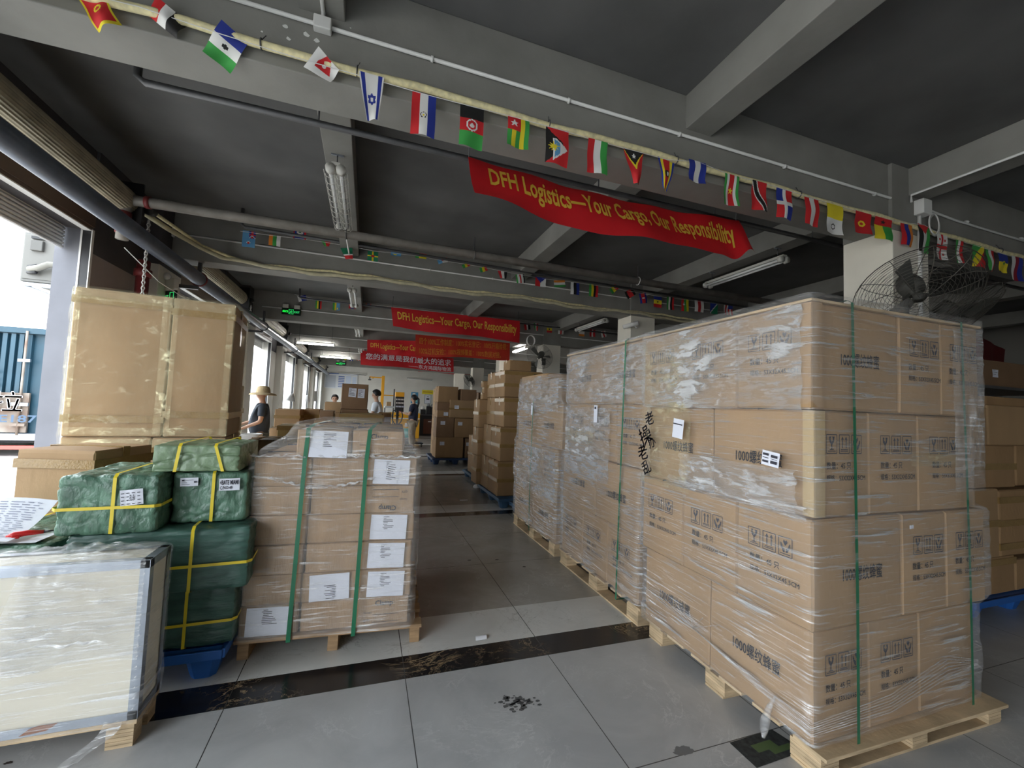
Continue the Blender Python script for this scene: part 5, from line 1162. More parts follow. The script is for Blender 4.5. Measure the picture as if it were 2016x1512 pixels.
cr_rows = [(.10, -CW-.01, CW+.01, -.012, CD+.012), (.4, -CW-.008, CW+.008, -.010, CD+.010), (.735, -CW-.008, CW+.008, -.010, CD+.010), (.748, -CW-.002, CW+.002, -.004, CD+.004)]
cwr = wrap_shell('stretch_wrap', -1.40, 2.155, 0, cr_rows, 'shiny clear film wrapped round the pale panel crate', FILM_W, 9, .006, .02, top=.5)
m = MB()
def cf(u, v):
    x = .20+.38*u-.10*(1-v)*(1-u); z = .36+.40*v; k = abs(noise.noise(Vector((u*7, v*7, 2))))*.03*min(1, 5*min(u, 1-u, v, 1-v)+.2)
    return (x, -.018-k, z-.02*math.sin(u*7))
m.grid(cf, 30, 26, FILM_H); m.build('loose_film_flap', cwr)
m = MB(); m.grid(lambda u, v: (.0+.58*u, -.005+.19*v, .752+abs(noise.noise(Vector((u*8, v*5, 7))))*.03), 30, 12, FILM_H); m.build('crumpled_film', cwr)
m = MB(); m.grid(lambda u, v: (.55-.06*u-.10*v+.02*math.sin(v*5), -.02-.02*v-.03*u*v, .12-.12*v+.004*math.sin(u*9)), 10, 16, FILM_H); m.build('film_tail', cwr)

# ------------------------------------------------------------------ cartons by the door
carton(-1.575, 3.265, .0, .40, .42, 1.085, math.radians(-14), 'tall glossy taped carton standing left of the green bales', None, KRAFT, seed=2, bands=(.93, .62, .25))
GB = 'cartons of the tall yellowish wrapped stack'
rzb = math.radians(6)
def bigc(lx, z, w, d, h, lb, sd, **k):
    x = -1.98+(lx+w/2)*math.cos(rzb)-(d/2)*math.sin(rzb); y = 3.74+(lx+w/2)*math.sin(rzb)+(d/2)*math.cos(rzb)
    return carton(x, y, z, w-.004, d, h-.003, rzb, lb, GB, KRAFT, seed=sd, **k)
t = plastic_pallet(-1.96, -1.06, 3.9, 4.6, 'blue plastic pallet hidden under the tall yellowish wrapped stack', rzb, BLUED, .14)
bigc(.0, .142, .50, .62, .96, 'lower left carton under the two tall cartons of the wrapped stack', 1, bands=(.9,)); bigc(.50, .142, .46, .62, .96, 'lower right carton under the two tall cartons of the wrapped stack', 2, bands=(.9,))
bigc(.0, 1.104, .555, .62, 1.05, 'big upper left carton of the tall yellowish wrapped stack', 3, bands=(.92, .12)); bigc(.558, 1.104, .40, .62, 1.05, 'narrow upper right carton of the tall yellowish wrapped stack', 4, bands=(.90, .16))
rowsb = [(.15, -.015, .975, -.015, .635), (1.09, -.01, .97, -.012, .63), (1.12, -.015, .975, -.015, .635), (2.15, -.012, .97, -.014, .634), (2.165, -.005, .965, -.005, .625)]
wb = wrap_shell('stretch_wrap', -1.98, 3.74, rzb, rowsb, 'yellowish glossy film wrapped round the tall carton stack', FILM_T, 12, .008, .03, top=.3)
for args in ((0, 0, .96, 2.07, 2.15), (0, 0, .96, 1.115, 1.17), (0, 0, .05, 1.12, 2.14), (0, .505, .60, 1.12, 2.14), (0, .91, .96, 1.12, 2.14), (0, .02, .95, 1.03, 1.09)):
    _, a_, b2, z0_, z1_ = args; m = MB(); m.grid(lambda u, v: (a_+(b2-a_)*u, -.022-.006*abs(noise.noise(Vector((u*9+a_*7, v*9, z0_)))), z0_+(z1_-z0_)*v), 20, 10, FILM_Y); m.build('film_band', wb)
carton(-1.385, 4.85, .0, .36, .45, 1.02, math.radians(4), 'brown carton pile end beyond the tall wrapped stack, lower one', 'cartons beyond the tall wrapped stack', KRAFT2, seed=1)
carton(-1.40, 4.9, 1.022, .34, .42, .52, math.radians(2), 'brown taped carton just behind the tall wrapped stack, upper one', 'cartons beyond the tall wrapped stack', KRAFT2, seed=2, bands=(.5,))

# ------------------------------------------------------------------ free carton stacks
def rectbox(px0, py0, px1, py1, y, d, label, group=None, mt=KRAFT2, seed=0, lab=None, bands=(), rz=0, zb=None, tape=True, marks=False):
    """carton whose front face covers the photo rectangle on the plane y; zb overrides the bottom"""
    a = at(px0, (py0+py1)/2, 1, y); b_ = at(px1, (py0+py1)/2, 1, y); zt = at((px0+px1)/2, py0, 1, y).z; z0 = at((px0+px1)/2, py1, 1, y).z if zb is None else zb
    w = b_.x-a.x; h = zt-z0; cxx = (a.x+b_.x)/2
    o = carton(cxx, y+d/2, z0, w, d, h, rz, label, group, mt, seed, tape=tape, bands=bands)
    if lab:
        u, v = lab; sheet(o, w, d, h, '-y', u, v, .11, .085, lines=3, style='dense', name='white_label')
    if marks:
        q = MB(); fn = face_fn(w, d, h, '-y', .009)
        for (u, v, s) in ((-.6, .9, .12), (.55, .82, .14)):
            for j in range(3): q.add([fn(u, v-.03*j), fn(u+s*(1+.5*j), v+.02-.03*j), fn(u+s*(1+.5*j), v+.032-.03*j), fn(u, v+.012-.03*j)], [(0,1,2,3)], INK)
        q.build('marker_scribble', o)
    return o, z0, zt
# tall tower beyond the third load
GT = 'cartons of the tall tower past the wrapped pallets'
plastic_pallet(1.83, 2.9, 5.68, 6.9, 'dull blue plastic pallet under the tall carton tower', 0, BLUED, .14)
xs = 1.87; lv = [(.14, .50), (.64, .50), (1.14, .44), (1.58, .40)]
nm = ('bottom', 'second', 'third', 'fourth')
for k, (z, h) in enumerate(lv):
    dx = (.0, .02, .06, .05)[k]
    carton(xs+dx+.3-.03, 6.08, z, .60, .46, h-.003, 0, '%s carton at the near end of the tall tower' % nm[k], GT, KRAFT2, seed=k, bands=(.45, .9), prints=())
    carton(xs+dx+.27, 6.56, z, .60, .44, h-.003, 0, '%s carton in the middle of the tall tower' % nm[k], GT, KRAFT, seed=k+1, bands=(.45,))
carton(1.97+.16, 6.0, 1.98, .34, .30, .15, 0, 'small carton crowning the tall tower', GT, KRAFT2, seed=1, prints=())
for j in range(3): carton(2.02, 6.98, .14+j*.47, .5, .36, .465, 0, '%s carton at the far end of the tall tower' % nm[j], GT, KRAFT, seed=j, bands=(.5,))
for j in range(3): carton(1.93+.02*(j % 2), 6.86, 1.552+j*.10, .22, .16, .098, 0, 'little carton on the far end of the tall tower, %s of three' % ('lowest', 'middle', 'topmost')[j], GT, KRAFT, seed=j)
plastic_pallet(1.96, 2.6, 5.30, 5.62, 'empty end of a dull blue plastic pallet showing past the third wrapped load', 0, BLUED, .12)
plastic_pallet(1.93, 2.9, 7.5, 8.5, 'dull blue plastic pallet further along, behind the tall tower', 0, BLUED, .14)
carton(2.24, 7.95, .142, .56, .6, .72, 0, 'pale carton on the pallet behind the tall tower', 'cartons behind the tall tower', KRAFT, seed=2, bands=(.5,))
# far stack by the aisle
GF = 'cartons of the stack by the far aisle'; yf = 10.2; pz = .15
t = plastic_pallet(at(851, 900, 1, yf).x, at(940, 905, 1, yf).x, yf-.08, yf+1.0, 'dark blue plastic pallet under the stack by the far aisle', 0, mat('navy_plastic', (.02,.05,.13), .5), .15)
_, z0, z1a = rectbox(857.5, 861, 912, 898, yf, .55, 'bottom left carton of the far aisle stack, white label near its corner', GF, KRAFT2, 0, (-.55, .7), zb=pz)
_, z0, z1b = rectbox(916, 863, 938, 899, yf, .5, 'bottom right carton of the far aisle stack, behind the tall tower', GF, KRAFT3, 1, (-.5, .7), zb=pz)
_, _, z2a = rectbox(859, 822, 894, 860.5, yf, .5, 'dark brown carton on the left of the second layer of the far stack', GF, KRAFT3, 2, (-.3, .72), zb=z1a+.001)
_, _, z2b = rectbox(895, 824, 946, 862.5, yf, .55, 'wide carton on the right of the second layer of the far stack', GF, KRAFT2, 3, (-.6, .72), zb=max(z1a, z1b)+.001)
_, _, z3a = rectbox(861, 808, 885, 821, yf+.05, .45, 'small flat carton in the third layer of the far stack', GF, KRAFT2, 1, (.4, .5), zb=z2a+.001)
_, _, z3c = rectbox(861, 792, 885, 807.5, yf+.05, .45, 'second small flat carton in the third layer, lying on the other', GF, KRAFT3, 2, None, zb=z3a+.001)
_, _, z3b = rectbox(886, 788, 937, 822, yf, .55, 'large glossy taped carton in the third layer of the far stack', GF, KRAFT, 3, (-.5, .6), bands=(.5,), zb=max(z2a, z2b)+.001)
rectbox(863, 761, 902, 791, yf+.1, .5, 'top left carton of the far aisle stack', GF, KRAFT2, 0, None, zb=z3c+.001)
rectbox(908, 767, 938, 787, yf+.05, .45, 'top right carton of the far aisle stack', GF, KRAFT3, 1, None, zb=z3b+.001)
for k, (a, b_) in enumerate(((864, 892), (835, 863), (808, 834), (792, 807), (765, 791))):
    x0 = at(852, 830, 1, yf+.9).x; za = .152+k*.34; carton(x0+.22, yf+.85, za, .44, .42, .338, 0, 'carton in the rear left column of the far aisle stack, %s from the pallet' % lev[k], GF, KRAFT, seed=k)
rectbox(941, 773, 955, 830, 11.6, .5, 'dark carton behind the far aisle stack', None, KRAFT3, 1, None, zb=.0)

# loose cartons in the middle of the hall
GM = 'cartons piled in the middle of the hall'
def pile(px0, py0, px1, py1, y, d, label, mt=KRAFT2, seed=0, n=2, **k):
    """visible carton plus the ones that carry it"""
    o, z0, zt = rectbox(px0, py0, px1, py1, y, d, label, GM, mt, seed, **k)
    w = at(px1, py0, 1, y).x-at(px0, py0, 1, y).x
    if z0 > .08:
        m_ = max(1, round(z0/.5)); 
        for j in range(m_): carton(o.location.x, y+d/2, j*(z0-.001)/m_, w*1.0, d, (z0-.002)/m_, 0, '%s carton hidden under the %s' % (('lowest', 'middle', 'upper')[j], label), GM, mt, seed+j)
    return o
def short(l): return ' '.join(l.split()[:7])
pile(540, 806, 590, 843, 7.2, .6, 'orange brown carton right of the man in the straw hat', KRAFT, 0, bands=(.6,))
pile(597, 806, 628, 838, 7.6, .6, 'orange brown carton second from the man in the straw hat', KRAFT, 1, bands=(.6,))
pile(629, 809, 656, 831, 6.6, .4, 'small grey brown carton left of the tall labelled one', KRAFT3, 2)
pile(639, 792, 671, 812, 8.8, .6, 'pale carton in front of the seated man', KRAFT, 3)
pile(618, 829, 668, 846, 6.5, .5, 'low brown carton with rolled edges between the piles', KRAFT2, 1)
ob, zb_, _ = rectbox(672, 756, 724, 806, 7.0, .5, 'tall dark brown carton with two white sheets in the centre', GM, KRAFT3, 0)
sheet(ob, .45, .5, .45, '-y', -.15, .58, .11, .14, rot=-.05, lines=8, style='dense', name='white_label', off=.012); sheet(ob, .45, .5, .45, '-y', .42, .56, .10, .14, rot=-.02, lines=8, style='dense', name='white_label', off=.012)
o2, zz, _ = rectbox(672, 806.5, 724, 815, 7.0, .5, 'flat brown carton under the tall labelled one', GM, KRAFT3, 3)
o2, zz2, zt2 = rectbox(668, 816, 754, 839, 6.4, 1.2, 'wide olive brown carton with tape bands carrying the labelled one', GM, mat('olive_cardboard', (.36,.25,.09), .5, noise_amt=.15), 1, bands=(.85,))
for j in range(2): carton(o2.location.x, 7.0, j*zz2/2, .75, 1.2, zz2/2-.002, 0, 'carton carrying the wide olive brown one, %s' % ('lower', 'upper')[j], GM, KRAFT2, j)
pile(746, 813, 770, 838, 8.0, .45, 'small labelled brown carton beside the wide olive one', KRAFT2, 2, lab=(.4, .5))
pile(546, 838, 600, 862, 5.4, .5, 'olive carton wrapped in glossy tape beside the clamp load', mat('olive_cardboard', (.36,.25,.09), .5, noise_amt=.15), 2, bands=(.8,))
pile(530, 843, 546, 862, 5.8, .4, 'narrow upright brown carton beside the olive wrapped one', KRAFT, 3)
pile(508, 866, 548, 897, 4.9, .5, 'dark olive carton wrapped in film, nearest of the middle piles', mat('dark_olive_wrap', (.13,.10,.05), .35, noise_amt=.2), 0)
pile(484, 866, 500, 905, 5.0, .5, 'brown carton squeezed between the bales and the clamp load', KRAFT2, 1, bands=(.5,))
t = thing('plastic_tub', (at(492, 850, 1, 7.0).x, 7.0, .0), 0, 'white plastic tub standing in front of the man in the straw hat', 'tub')
m = MB(); m.lathe((0, 0, 0), [(0, 0), (.12, 0), (.15, .86), (.165, .88), (.165, .90), (.15, .90), (.14, .88), (.11, .03), (0, .03)], PVC, 20); m.build('body', t)

# right hand stack behind the nearest load
GR = 'cartons at the right edge beside the nearest load'; yr = 1.9
plastic_pallet(4.28, 5.5, 1.86, 2.36, 'blue plastic pallet under the cartons at the right edge', 0, BLUEP, .13)
def rb(*a, **k):
    return rectbox(*a, **k)
_, _, q1 = rectbox(1925, 1096, 1999, 1225, yr, .5, 'bottom carton at the right edge, glossy tape on its corner', GR, KRAFT2, 0, zb=.135, bands=(.85,))
rectbox(2001, 1096, 2080, 1225, yr, .5, 'bottom carton cut off by the right picture edge', GR, KRAFT2, 2, zb=.135)
_, _, q2 = rectbox(1919, 963, 1966, 1095, yr-.02, .5, 'second carton up at the right edge, left one', GR, KRAFT, 1, zb=q1+.002, bands=(.5,))
rectbox(1968, 963, 2080, 1095, yr-.02, .5, 'second carton up at the right edge with shiny tape bands', GR, KRAFT2, 3, zb=q1+.002, bands=(.15, .5, .85))
_, _, q3 = rectbox(1914, 877, 1998, 962, yr, .5, 'third carton up at the right edge, wrapped in clear tape', GR, KRAFT2, 2, zb=q2+.002, bands=(.5,))
rectbox(2000, 877, 2080, 962, yr+.04, .45, 'third carton up with dark print at the right picture edge', GR, KRAFT2, 1, zb=q2+.002)
_, _, q4 = rectbox(1912, 801, 1943, 876, yr, .5, 'pale narrow carton fourth up at the right edge', GR, KRAFT, 0, zb=q3+.002, tape=False)
rectbox(1944.5, 801, 2080, 876, yr, .5, 'pale wide carton fourth up at the right edge', GR, KRAFT, 3, zb=q3+.002, tape=False)
rectbox(1940, 785, 2080, 800, yr+.05, .4, 'flat carton lying on the pale cartons at the right edge', GR, KRAFT2, 1, zb=q4+.002, tape=False)
m = MB(); pa = at(1935, 793, 1, yr+.08); pb = at(2060, 793, 1, yr+.08); m.grid(lambda u, v: (pa.x+(pb.x-pa.x)*u, yr+.06+.25*v, q4+.085+.02*math.sin(u*9)+.012*noise.noise(Vector((u*9, v*5, 1)))), 16, 6, mat('white_plastic_scrap', (.75,.76,.78), .4)); tag(m.build('plastic_sheet'), 'crumpled white plastic sheet on the cartons at the right edge', 'plastic')
o3, _, _ = rectbox(1925, 716, 2080, 765, 2.6, .4, 'dark carton with a small white label above the right edge stack', None, KRAFT3, 2, lab=(-.62, .5))
# steel shelf carrying it
t = thing('storage_rack', (6.9, 2.85, 0), 0, 'dark steel storage rack behind the cartons at the right edge', 'rack')
zsh = o3.location.z-.004
for x in (-.85, .85):
    for yy in (-.3, .3): MB().box(x-.025, x+.025, yy-.025, yy+.025, 0, zsh-.031, DPIPE).build('post', t)
for z in (.6, 1.2, zsh): MB().box(-.9, .9, -.32, .32, z-.03, z, DPIPE).build('shelf', t)
rnd = random.Random(12)
for k in range(9):
    x = 8.0+.75*(k % 3); z = .52*(k//3); carton(x, 3.9, z, .66, .55, .515, 0, 'dim carton in the wall of cartons deep on the right, %s row, %s' % (('lowest', 'middle', 'upper')[k//3], ('near', 'centre', 'far')[k % 3]), 'dim cartons deep on the right', KRAFT2, seed=k % 4)

# ------------------------------------------------------------------ people
def skin(name, verts, edges, mt, parent, lv=2, root=0):
    me = bpy.data.meshes.new(name); me.from_pydata([v[:3] for v in verts], edges, []); me.materials.append(mt)
    o = link(name, me, parent); md = o.modifiers.new('skin', 'SKIN'); md.use_smooth_shade = True
    sv = me.skin_vertices[0].data
    for i, v in enumerate(verts): sv[i].radius = (v[3], v[4] if len(v) > 4 else v[3]); sv[i].use_root = (i == root)
    sb = o.modifiers.new('sub', 'SUBSURF'); sb.levels = lv; sb.render_levels = lv; return o
def person(loc, rz, label, shirt, trousers, arms, h=1.0, hair='short', lean=0, sit=False, shorts=False, hat=False, belly=0, legs=None):
    """faces local +y; arms = ((elbow),(hand)) for the person's two sides x=-1,+1"""
    t = thing('person', loc, rz, label, 'person')
    if sit: zp = .50
    else: zp = .93
    def B(x, y, z): return (x*h, (y+lean*max(0, z-zp))*h, z*h)
    V = []; E = []
    def add(p, r, par=None):
        V.append((*B(*p), r*h)); 
        if par is not None: E.append((par, len(V)-1))
        return len(V)-1
    zs = zp-.93
    pe = add((0, 0, .95+zs), .11); wa = add((0, .0+belly*.02, 1.10+zs), .115, pe); ch = add((0, .0, 1.30+zs), .125, wa); nk = add((0, -.01, 1.43+zs), .055, ch); n2 = add((0, .0, 1.50+zs), .040, nk)
    j1 = add((0, .026, 1.565+zs), .070, n2); hd = add((0, .010, 1.635+zs), .096, j1); tp = add((0, .0, 1.70+zs), .070, hd)
    no = add((0, .105, 1.60+zs), .013, hd); E[-1] = (j1, no)
    for s in (-1, 1): add((s*.083, .0, 1.60+zs), .016, hd)
    hands = []
    for s, (el, hn) in zip((-1, 1), arms):
        sh = add((s*.165, -.01, 1.395+zs), .055, ch); e_ = add(el, .040, sh); w_ = add(hn, .027, e_); 
        d = (Vector(hn)-Vector(el)).normalized(); pm = add(tuple(Vector(hn)+d*.05), .030, w_); side = d.cross(Vector((0,0,1))).normalized() if abs(d.z) < .9 else Vector((0,1,0))
        for k in range(4):
            a = add(tuple(Vector(hn)+d*(.095+.008*(1.5-abs(k-1.5)))+side*(k-1.5)*.02), .009, pm); add(tuple(Vector(hn)+d*(.13+.01*(1.5-abs(k-1.5)))+side*(k-1.5)*.022+Vector((0, .0, -.012))), .008, a)
        a = add(tuple(Vector(hn)+d*.05+side*.045), .010, pm); add(tuple(Vector(hn)+d*.085+side*.058), .009, a)
    lg = legs or [((-.10, .02, .50), (-.10, -.02, .09)), ((.10, .02, .50), (.10, -.02, .09))]
    if sit: lg = [((-.11, .42, .50), (-.11, .40, .09)), ((.11, .42, .50), (.11, .40, .09))]
    for s, (kn, an) in zip((-1, 1), lg):
        hp = add((s*.09, 0, .90+zs), .085, pe); k_ = add(kn, .055, hp); a_ = add(an, .038, k_); f_ = add((an[0]+.0, an[1]+.06, .045), .036, a_); add((an[0], an[1]+.15, .03), .026, f_)
    skin('body', V, E, SKIN, t)
    # shirt
    V2 = []; E2 = []
    def ad2(p, r, par=None, r2=None):
        V2.append((*B(*p), r*h, (r2 or r)*h)); 
        if par is not None: E2.append((par, len(V2)-1))
        return len(V2)-1
    a = ad2((0, 0, .84+zs), .165); b_ = ad2((0, belly*.03, 1.06+zs), .160+belly*.03, a); c_ = ad2((0, belly*.01, 1.26+zs), .168+belly*.01, b_); d_ = ad2((0, -.01, 1.40+zs), .105, c_); ad2((0, -.005, 1.455+zs), .064, d_)
    for s, (el, hn) in zip((-1, 1), arms):
        sh = ad2((s*.165, -.01, 1.385+zs), .078, c_); mid = tuple(Vector((s*.165, -.01, 1.395+zs)).lerp(Vector(el), .75)); ad2(mid, .066, sh)
    skin('shirt', V2, E2, shirt, t)
    V3 = []; E3 = []
    def ad3(p, r, par=None):
        V3.append((*B(*p), r*h)); 
        if par is not None: E3.append((par, len(V3)-1))
        return len(V3)-1
    a = ad3((0, 0, .93+zs), .150)
    for s, (kn, an) in zip((-1, 1), lg):
        hp = ad3((s*.09, 0, .84+zs), .125, a); k_ = ad3(kn, .090, hp)
        if not shorts: ad3(tuple(Vector(kn).lerp(Vector(an), .88)), .075, k_)
    skin('trousers', V3, E3, trousers, t)
    for s, (kn, an) in zip((-1, 1), lg):
        m = MB(); c = Vector(B(an[0], an[1]+.06, 0)); m.lathe(c, [(0, .0), (.05, .0), (.056, .03), (.045, .06), (0, .075)], RUBBER, 12); me = m.mesh('shoe')
        for v in me.vertices: v.co.y = c.y+(v.co.y-c.y)*2.1
        link('shoe', me, t)
    # hair
    m = MB(); hc = Vector(B(0, -.004, 1.645+zs))
    def hf(u, v):
        th = u*6.2832; ph = v*(2.1 if hair == 'short' else 2.25); fr = math.sin(th)   # front +y
        lim = 1.0 if fr < .0 else 1.0-.56*fr; ph *= lim
        return hc+Vector((.104*math.sin(ph)*math.cos(th), .116*math.sin(ph)*math.sin(th), .106*math.cos(ph)))*h+Vector((0, 0, .004*math.sin(th*9)))
    m.grid(hf, 24, 10, HAIR)
    if hair == 'pony': m.tube([hc+Vector(q)*h for q in ((0, -.10, .02), (0, -.145, -.04), (0, -.15, -.16), (0, -.13, -.28), (0, -.12, -.34))], .03, HAIR, 10, rfun=lambda i: (.02, .034, .036, .026, .008)[i]*h)
    m.build('hair', t)
    m = MB()
    for s in (-1, 1): m.lathe(Vector(B(s*.034, .092, 1.625+zs)), [(0, -.004), (.011, 0), (0, .005)], BLACK, 8, (0, 1, 0))
    m.box(B(-.022,0,0)[0], B(.022,0,0)[0], B(0, .085, 1.56+zs)[1], B(0, .092, 1.56+zs)[1], B(0,0,1.556+zs)[2], B(0,0,1.564+zs)[2], mat('lips', (.30,.10,.08), .5)); m.build('face', t)
    if hat:
        m = MB(); m.lathe(hc+Vector((0, 0, -.015)), [(.205, -.035), (.195, -.015), (.17, -.003), (.14, .003), (.108, .008), (.104, .06), (.085, .10), (.05, .118), (0, .122)], STRAW, 28); m.build('straw_hat', t)
    return t
D90 = math.radians(90)
ph = at(512, 850, 1, 8.0)
person((ph.x, 8.0, 0), D90+.25, 'man in a straw hat and dark grey T-shirt walking by the doors', DGREY, CAMO, [((-.24, .02, 1.12), (-.20, .24, 1.02)), ((.24, .06, 1.13), (.22, .30, 1.05))], h=.925, hat=True, shorts=True, belly=1.2, legs=[((-.10, .12, .50), (-.10, .10, .09)), ((.10, -.06, .50), (.10, -.22, .11))])
pw = at(812, 880, 2, 0)
person((1.40, 13.6, 0), math.radians(68), 'woman with a black ponytail and navy shirt looking at her red phone', NAVY, KHAKI, [((-.22, .06, 1.10), (-.12, .33, 1.16)), ((.23, -.03, 1.13), (.20, .04, .86))], h=.985, hair='pony')
b = MB(); pz_ = Vector((1.40, 13.6, 0))+Matrix.Rotation(math.radians(68), 3, 'Z') @ Vector((-.12, .43, 1.18)); b.box(-.04, .04, -.075, .075, 0, .01, REDP, .003); o = b.build('phone'); o.location = pz_; o.rotation_euler = (.3, 0, math.radians(68)); tag(o, 'red phone held up in the hand of the woman in navy', 'phone')
p2 = at(744, 800, 1, 10.9)
person((p2.x, 10.9, 0), math.radians(80), 'man in a white polo shirt looking down at papers in his hands', WCLOTH, DGREY, [((-.22, .08, 1.12), (-.10, .32, 1.13)), ((.22, .08, 1.12), (.10, .32, 1.12))], h=1.0, lean=.08)
p3 = at(659, 800, 1, 13.6)
person((p3.x, 13.6, .30), math.radians(180), 'seated man in a white shirt bent over behind the cartons', WCLOTH, DGREY, [((-.26, .12, .70), (-.14, .34, .62)), ((.26, .12, .70), (.14, .34, .62))], h=1.0, sit=True, lean=.2)
p4 = at(729, 800, 1, 9.3)
person((p4.x-.12, 9.3, 0), math.radians(30), 'person in a grey patterned shirt almost hidden behind the tall labelled carton', mat('grey_check_cloth', (.30,.31,.32), .85, noise_amt=.5, noise_scale=30), DGREY, [((-.24, .08, 1.12), (-.2, .30, 1.0)), ((.26, -.02, 1.10), (.28, .08, .86))], h=.86, lean=.3)
m = MB(); m.box(p3.x-.6, p3.x+.7, 13.0, 13.35, .70, .74, WOOD); 
o = thing('work_table', (p3.x, 12.95, 0), 0, 'pale work table in front of the seated man', 'table')
q = MB(); q.box(-.8, .9, -.3, .25, .78, .82, WOOD); q.build('tabletop', o)
for sx in (-.75, .85):
    for sy in (-.25, .2): MB().box(sx-.02, sx+.02, sy-.02, sy+.02, 0, .78, STEEL).build('leg', o)
o = thing('stool', (p3.x, 13.6, 0), 0, 'plain stool under the seated man', 'stool')
MB().box(-.2, .2, -.2, .2, .64, .68, WOODD, .01).build('seat', o)
for sx in (-.17, .17):
    for sy in (-.17, .17): MB().box(sx-.015, sx+.015, sy-.015, sy+.015, 0, .64, WOODD).build('leg', o)
# things near the people
for k, (px, y) in enumerate(((571, 11.0), (602, 13.0))):
    p = at(px, 800, 1, y); o = thing('umbrella_like_cone', (p.x, y, 0), 0, 'white umbrella-like cone standing by the doors, %s one' % ('nearer', 'further')[k], 'lamp', 'umbrella-like cones by the doors')  # white cones on stands for umbrella-like things; they are no lamps
    m = MB(); m.lathe((0,0,0), [(0,0), (.13,0), (.13,.02), (.02,.03), (.012,.05), (.012, 1.45)], PVC, 12); m.build('stand', o); m = MB(); m.lathe((0,0,1.40), [(.10, -.02), (.09, .03), (.03, .15), (0, .16)], PVC, 18, (.2,0,1)); m.build('cone_top', o)
# pallet jack
p = at(781, 842, 1, 10.5); o = thing('pallet_jack', (p.x, 10.5, 0), 0, 'black pallet jack handle standing upright left of the woman', 'pallet jack')
m = MB(); m.tube([(0,0,.18), (0,.02,.95), (0,.02,1.02)], .028, BLACK, 8); m.tube([(0,.02,.86), (-.10,.02,1.0), (-.125,.02,1.12), (-.10,.02,1.24), (0,.02,1.28), (.10,.02,1.24), (.125,.02,1.12), (.10,.02,1.0), (0,.02,.86)], .015, BLACK, 8); m.box(-.03,.03,0,.05,1.0,1.30,BLACK); m.tube([(-.07,.0,1.12), (.05,.0,1.14)], .01, BLACK, 6); m.build('handle', o)
m = MB(); m.box(-.27, .27, -.05, .18, .06, .30, ORANGE, .01); m.box(-.27, -.11, .18, 1.3, .05, .09, ORANGE); m.box(.11, .27, .18, 1.3, .05, .09, ORANGE); m.build('forks', o)
for s in (-.08, .08): m = MB(); m.tube([(s-.025, -.02, .09), (s+.025, -.02, .09)], .09, RUBBER, 14); m.build('wheel', o)
# trolley foot by the woman
for k, (px, py, y) in enumerate(((826, 853, 15.0), (819, 879, 13.2))):
    p = at(px, py, 2, 0); o = thing('hand_trolley', (p.x+.0, p.y, 0), 0, 'dark wheeled trolley base on the floor right of the woman, %s one' % ('further', 'nearer')[k], 'trolley', 'trolleys beside the woman')
    m = MB(); m.box(-.2, .2, -.25, .25, .10, .14, DGREY if k else DPIPE, .01); m.tube([(-.15, .2, .12), (-.16, .25, .75 if k == 0 else .5)], .015, DPIPE, 6); m.build('deck', o)
    for sx in (-.15, .15): m = MB(); m.tube([(sx-.015, -.18, .05), (sx+.015, -.18, .05)], .05, RUBBER, 10); m.build('wheel', o)
p = at(800, 846, 1, 13.9); o = thing('plastic_crate', (p.x+.0, 14.0, 0), 0, 'teal plastic crate on a stand behind the woman', 'crate')
m = MB(); m.box(-.35, .25, -.2, .2, .35, .62, TEAL, .02); m.build('body', o); MB().box(-.33, .23, -.18, .18, 0, .35, DPIPE).build('stand', o)

# ------------------------------------------------------------------ back wall
yw = YBK-.02
def wallbox(name, px0, py0, px1, py1, y, d, mt, label, cat, zb=None, parts=None, group=None):
    a = at(px0, (py0+py1)/2, 1, y); b_ = at(px1, (py0+py1)/2, 1, y); zt = at((px0+px1)/2, py0, 1, y).z; z0 = at((px0+px1)/2, py1, 1, y).z if zb is None else zb
    m = MB(); m.box(-(b_.x-a.x)/2, (b_.x-a.x)/2, 0, d, 0, zt-z0, mt, min(.005, d/3)); o = m.build(name); o.location = ((a.x+b_.x)/2, y, z0); tag(o, label, cat, group)
    return o, b_.x-a.x, zt-z0
o, w, h = wallbox('notice_board', 638, 735, 704, 765, yw-.03, .03, mat('board_white', (.74,.76,.78), .5), 'white notice board with a blue header and rows of blue lines on the back wall', 'notice board')
m = MB(); m.box(-w/2, w/2, -.006, 0, h*.93, h*.99, BLUEB)
m.box(-w*.5+.08, -w*.16, -.006, 0, h*.06, h*.85, mat('grey_sheet', (.50,.54,.60), .6))
for k in range(7): m.box(-w*.08, w*.10, -.006, 0, h*(.10+.11*k), h*(.15+.11*k), BLUEB)
m.box(w*.14, w*.30, -.006, 0, h*.35, h*.85, LBLUE); m.box(w*.34, w*.46, -.006, 0, h*.2, h*.8, LBLUE); m.build('printed_panels', o)
o = thing('packing_machine', (at(752, 800, 1, 20).x, 20, 0), 0, 'orange post with a horizontal arm of a film wrapping machine', 'machine')
X_ = lambda px, py=780, y=20: at(px, py, 1, y).x-at(752, 800, 1, 20).x
Z_ = lambda px, py, y=20: at(px, py, 1, y).z
m = MB(); m.box(X_(749.5), X_(755.5), -.06, .06, 0, Z_(752, 740), ORANGE, .01); m.build('post', o)
m = MB(); m.box(X_(725), X_(750), -.03, .03, Z_(737, 744), Z_(737, 741.5), ORANGE); m.box(X_(725), X_(727), -.03, .03, Z_(726, 748), Z_(726, 741.5), DPIPE); m.tube([(X_(731), 0, Z_(731, 744.5)), (X_(736), 0, Z_(736, 742))], .025, ORANGE, 6); m.build('arm', o)
m = MB(); m.box(X_(723), X_(729), -.12, .12, Z_(726, 748.5), Z_(726, 746), DPIPE, .02); m.build('clamp_head', o)
